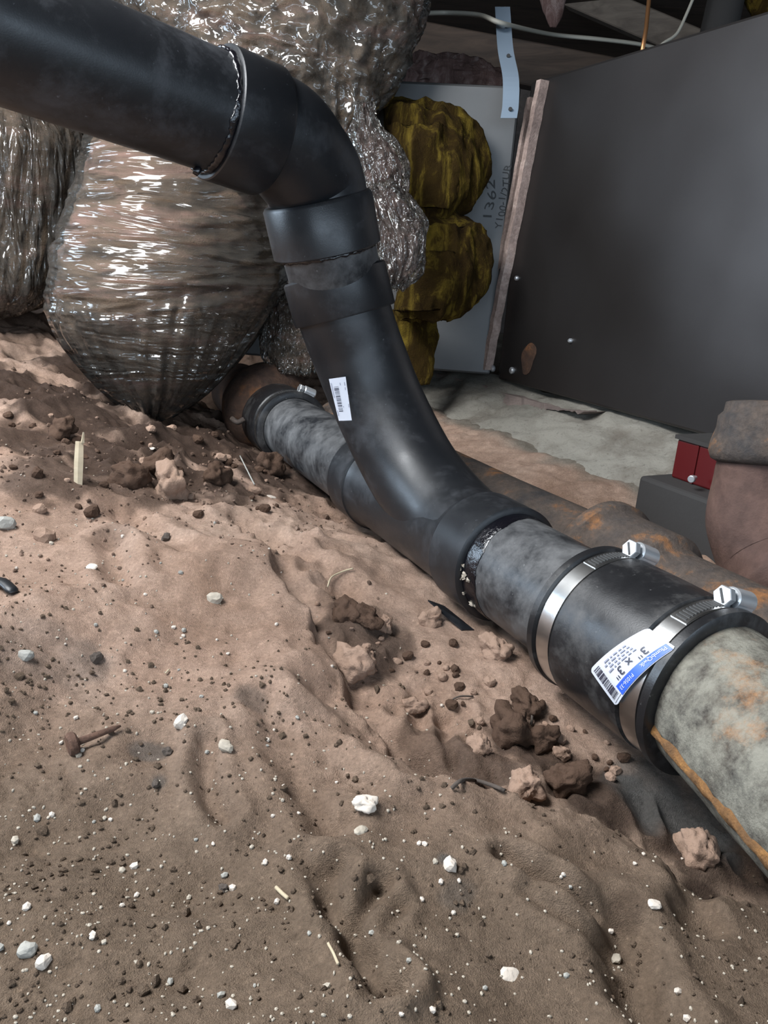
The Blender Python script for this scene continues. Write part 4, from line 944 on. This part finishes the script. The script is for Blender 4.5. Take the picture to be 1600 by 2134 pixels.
# finest white grit: far too many to count
g = G(); ico = bmesh.new(); bmesh.ops.create_icosphere(ico, subdivisions=1, radius=1.0); IV = np.array([v.co[:] for v in ico.verts]); IF = [[v.index for v in f_.verts] for f_ in ico.faces]; ico.free()
NG = 1100; gx = []; gy = []
while len(gx) < NG:
    px = random.uniform(-150, 1700); py = 1000 + 1200 * random.random() ** .8
    if px > 760 + (py - 1100) * .75 and py < 1700: continue
    if random.random() > .35 + .65 * max(0, 1 - px / 900): continue
    p = onz(px, py, .045); gx.append(p[0]); gy.append(p[1])
gx = np.array(gx); gy = np.array(gy); gzv = ground_z(gx, gy); szs = RNG.uniform(.0003, .0008, NG) * (1 + .9 * gy)
VV = (IV[None] * szs[:, None, None] * RNG.uniform(.6, 1.2, (NG, 1, 3))) + np.c_[gx, gy, gzv + szs * .2][:, None, :]
FF = (np.array(IF)[None] + (np.arange(NG) * len(IV))[:, None, None]).reshape(-1, 3)
me_ = bpy.data.meshes.new('grit'); me_.from_pydata(VV.reshape(-1, 3).tolist(), [], FF.tolist()); me_.materials.append(STONEP)
go = bpy.data.objects.new('grit', me_); COL.objects.link(go); tag(go, 'fine white grit scattered through the sand', 'grit', kind='stuff')

NC = 2600; cxs = []
while len(cxs) < NC:
    px = random.uniform(-150, 1700); py = 860 + 1340 * random.random() ** .9
    if px > 700 + (py - 1000) * .8 and py < 1650: continue
    dens = noise2(np.array([px / 130.]), np.array([py / 90.]), 5)[0]
    if random.random() > ((dens * 1.5 - .25) + (.4 if py < 1080 or px < 330 else 0)) * (1 if py < 1120 else .45 if py < 1500 and px < 600 else .14): continue
    p = onz(px, py, .045); cxs.append((p[0], p[1]))
cxs = np.array(cxs); cz = ground_z(cxs[:, 0], cxs[:, 1]); szs = RNG.gamma(2.0, .00030, NC) * (.7 + 1.0 * cxs[:, 1]) + .0004
VV = (IV[None] * szs[:, None, None] * RNG.uniform(.5, 1.3, (NC, 12, 3))) + np.c_[cxs, cz + szs * .25][:, None, :]
FF = (np.array(IF)[None] + (np.arange(NC) * len(IV))[:, None, None]).reshape(-1, 3)
me_ = bpy.data.meshes.new('soil_crumbs'); me_.from_pydata(VV.reshape(-1, 3).tolist(), [], FF.tolist()); me_.materials.append(SOIL)
for nm in ('damp_shade', 'front'):
    pa = np.repeat(np.where(cxs[:, 1] < .5, .3, .8) * RNG.uniform(.3, 1, NC) if nm == 'damp_shade' else (cxs[:, 1] < .5) * 1.0, 12)  # crumbs farther back take more of the painted dark tone
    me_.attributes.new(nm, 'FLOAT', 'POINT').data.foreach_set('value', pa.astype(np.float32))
go = bpy.data.objects.new('soil_crumbs', me_); COL.objects.link(go); tag(go, 'fine brown soil crumbs covering the sand', 'soil', kind='stuff')

# nail, splinter, straw, roots, scraps
a, b_ = G_at(158, 1568), G_at(252, 1523); a[2] += .006; b_[2] += .003; nd = nrm(b_ - a)
nail = thing('nail', 'rusty nail with a broad head lying on the sand', 'nail', a)
G().add(*sweep([a, a + nd * .012, b_ - nd * .004, b_], [.0022, .0019, .0016, .0006], 10)).put('shank', NAILM, nail, 179)
hd = nrm(nd * .8 + _F * .1 - UP * .1)
G().add(*solid([(-.004, .0055), (-.0025, .0066), (0, .0066), (.0012, .005)], a, nd, 14)).put('head', NAILM, nail)
a, b_ = G_at(162, 1008), G_at(160, 1008) + UP * .040; b_[1] += .012
V, Fc = sweep([a - UP * .004, a + (b_ - a) * .5, a + (b_ - a) * .97], [.0040, .0044, .0038], 4, True, flat=.35)
sv = thing('wood_splinter', 'pale broken wood splinter standing in the dark soil', 'splinter', a)
G().add(V, Fc).put('splinter_body', STRAW, sv, 0)
G().add(*sweep([a + (b_ - a) * .93 + _R * .003, a + (b_ - a) * 1.18 + _R * .0035], [.0020, .0008], 4, True)).put('splinter_tip', STRAW, sv, 0)
def twig(name, label, cat, pts, r, mat, lift=.0015):
    P = [G_at(*p) + UP * lift for p in pts]
    tag(G().add(*sweep(catmull(P, 6), r, 6)).put(name, mat, None, 179), label, cat)
twig('straw', 'bent pale straw blade on the reddish slope', 'straw', [(682, 1232), (690, 1212), (712, 1200), (735, 1193)], .0008, STRAW, .004)
twig('straw', 'short straw piece in the middle of the front sand', 'straw', [(575, 1855), (588, 1868), (600, 1878)], .0009, STRAW)
twig('straw', 'thin straw beside the curved finger furrows', 'straw', [(683, 1972), (694, 1992), (704, 2015)], .0006, STRAW)
twig('root', 'thin dark curved root in the trench', 'root', [(930, 1470), (955, 1456), (985, 1455)], .0006, CHAR)
twig('root', 'dark root hanging over the lower trench lip', 'root', [(940, 1650), (960, 1634), (990, 1632), (1030, 1645), (1050, 1655)], .0012, CHAR, .002)
twig('root', 'dark root arching beside the largest clod', 'root', [(1096, 1535), (1106, 1515), (1108, 1480)], .0009, CHAR, .003)
twig('root', 'fine root strand below the far coupling', 'root', [(500, 960), (520, 1000), (530, 1020)], .0009, STONEG, .006)
twig('straw', 'fine straw in the sand left of centre', 'straw', [(345, 1407), (352, 1400)], .0007, STRAW)
sc = G_at(12, 1232)
tag(G().add(*sweep(catmull([G_at(-30, 1220) + UP * .005, G_at(5, 1228) + UP * .006, G_at(30, 1240) + UP * .002], 5), [.004] * 5 + [.0045] * 5 + [.003], 8, True, flat=.5)).put('plastic_scrap', ABS, None, 179), 'shiny black scrap at the left frame edge', 'scrap')
fa, fb, fc, fd = mp(a_out + .028) + SM * .058 - UP * .035, mp(a_out - .004) + SM * .042 - UP * .050, mp(a_out - .004) + SM * .030 - UP * .052, mp(a_out + .03) + SM * .040 - UP * .044
g = G(); g.add([fa, fb, fc, fd, fa - UP * .0015, fb - UP * .0015, fc - UP * .0015, fd - UP * .0015], [[0, 1, 2, 3], [7, 6, 5, 4], [0, 4, 5, 1], [1, 5, 6, 2], [2, 6, 7, 3], [3, 7, 4, 0]])
tag(g.put('plastic_offcut', ABSF, None, 0), 'black plastic offcut poking out under the wye outlet', 'scrap')
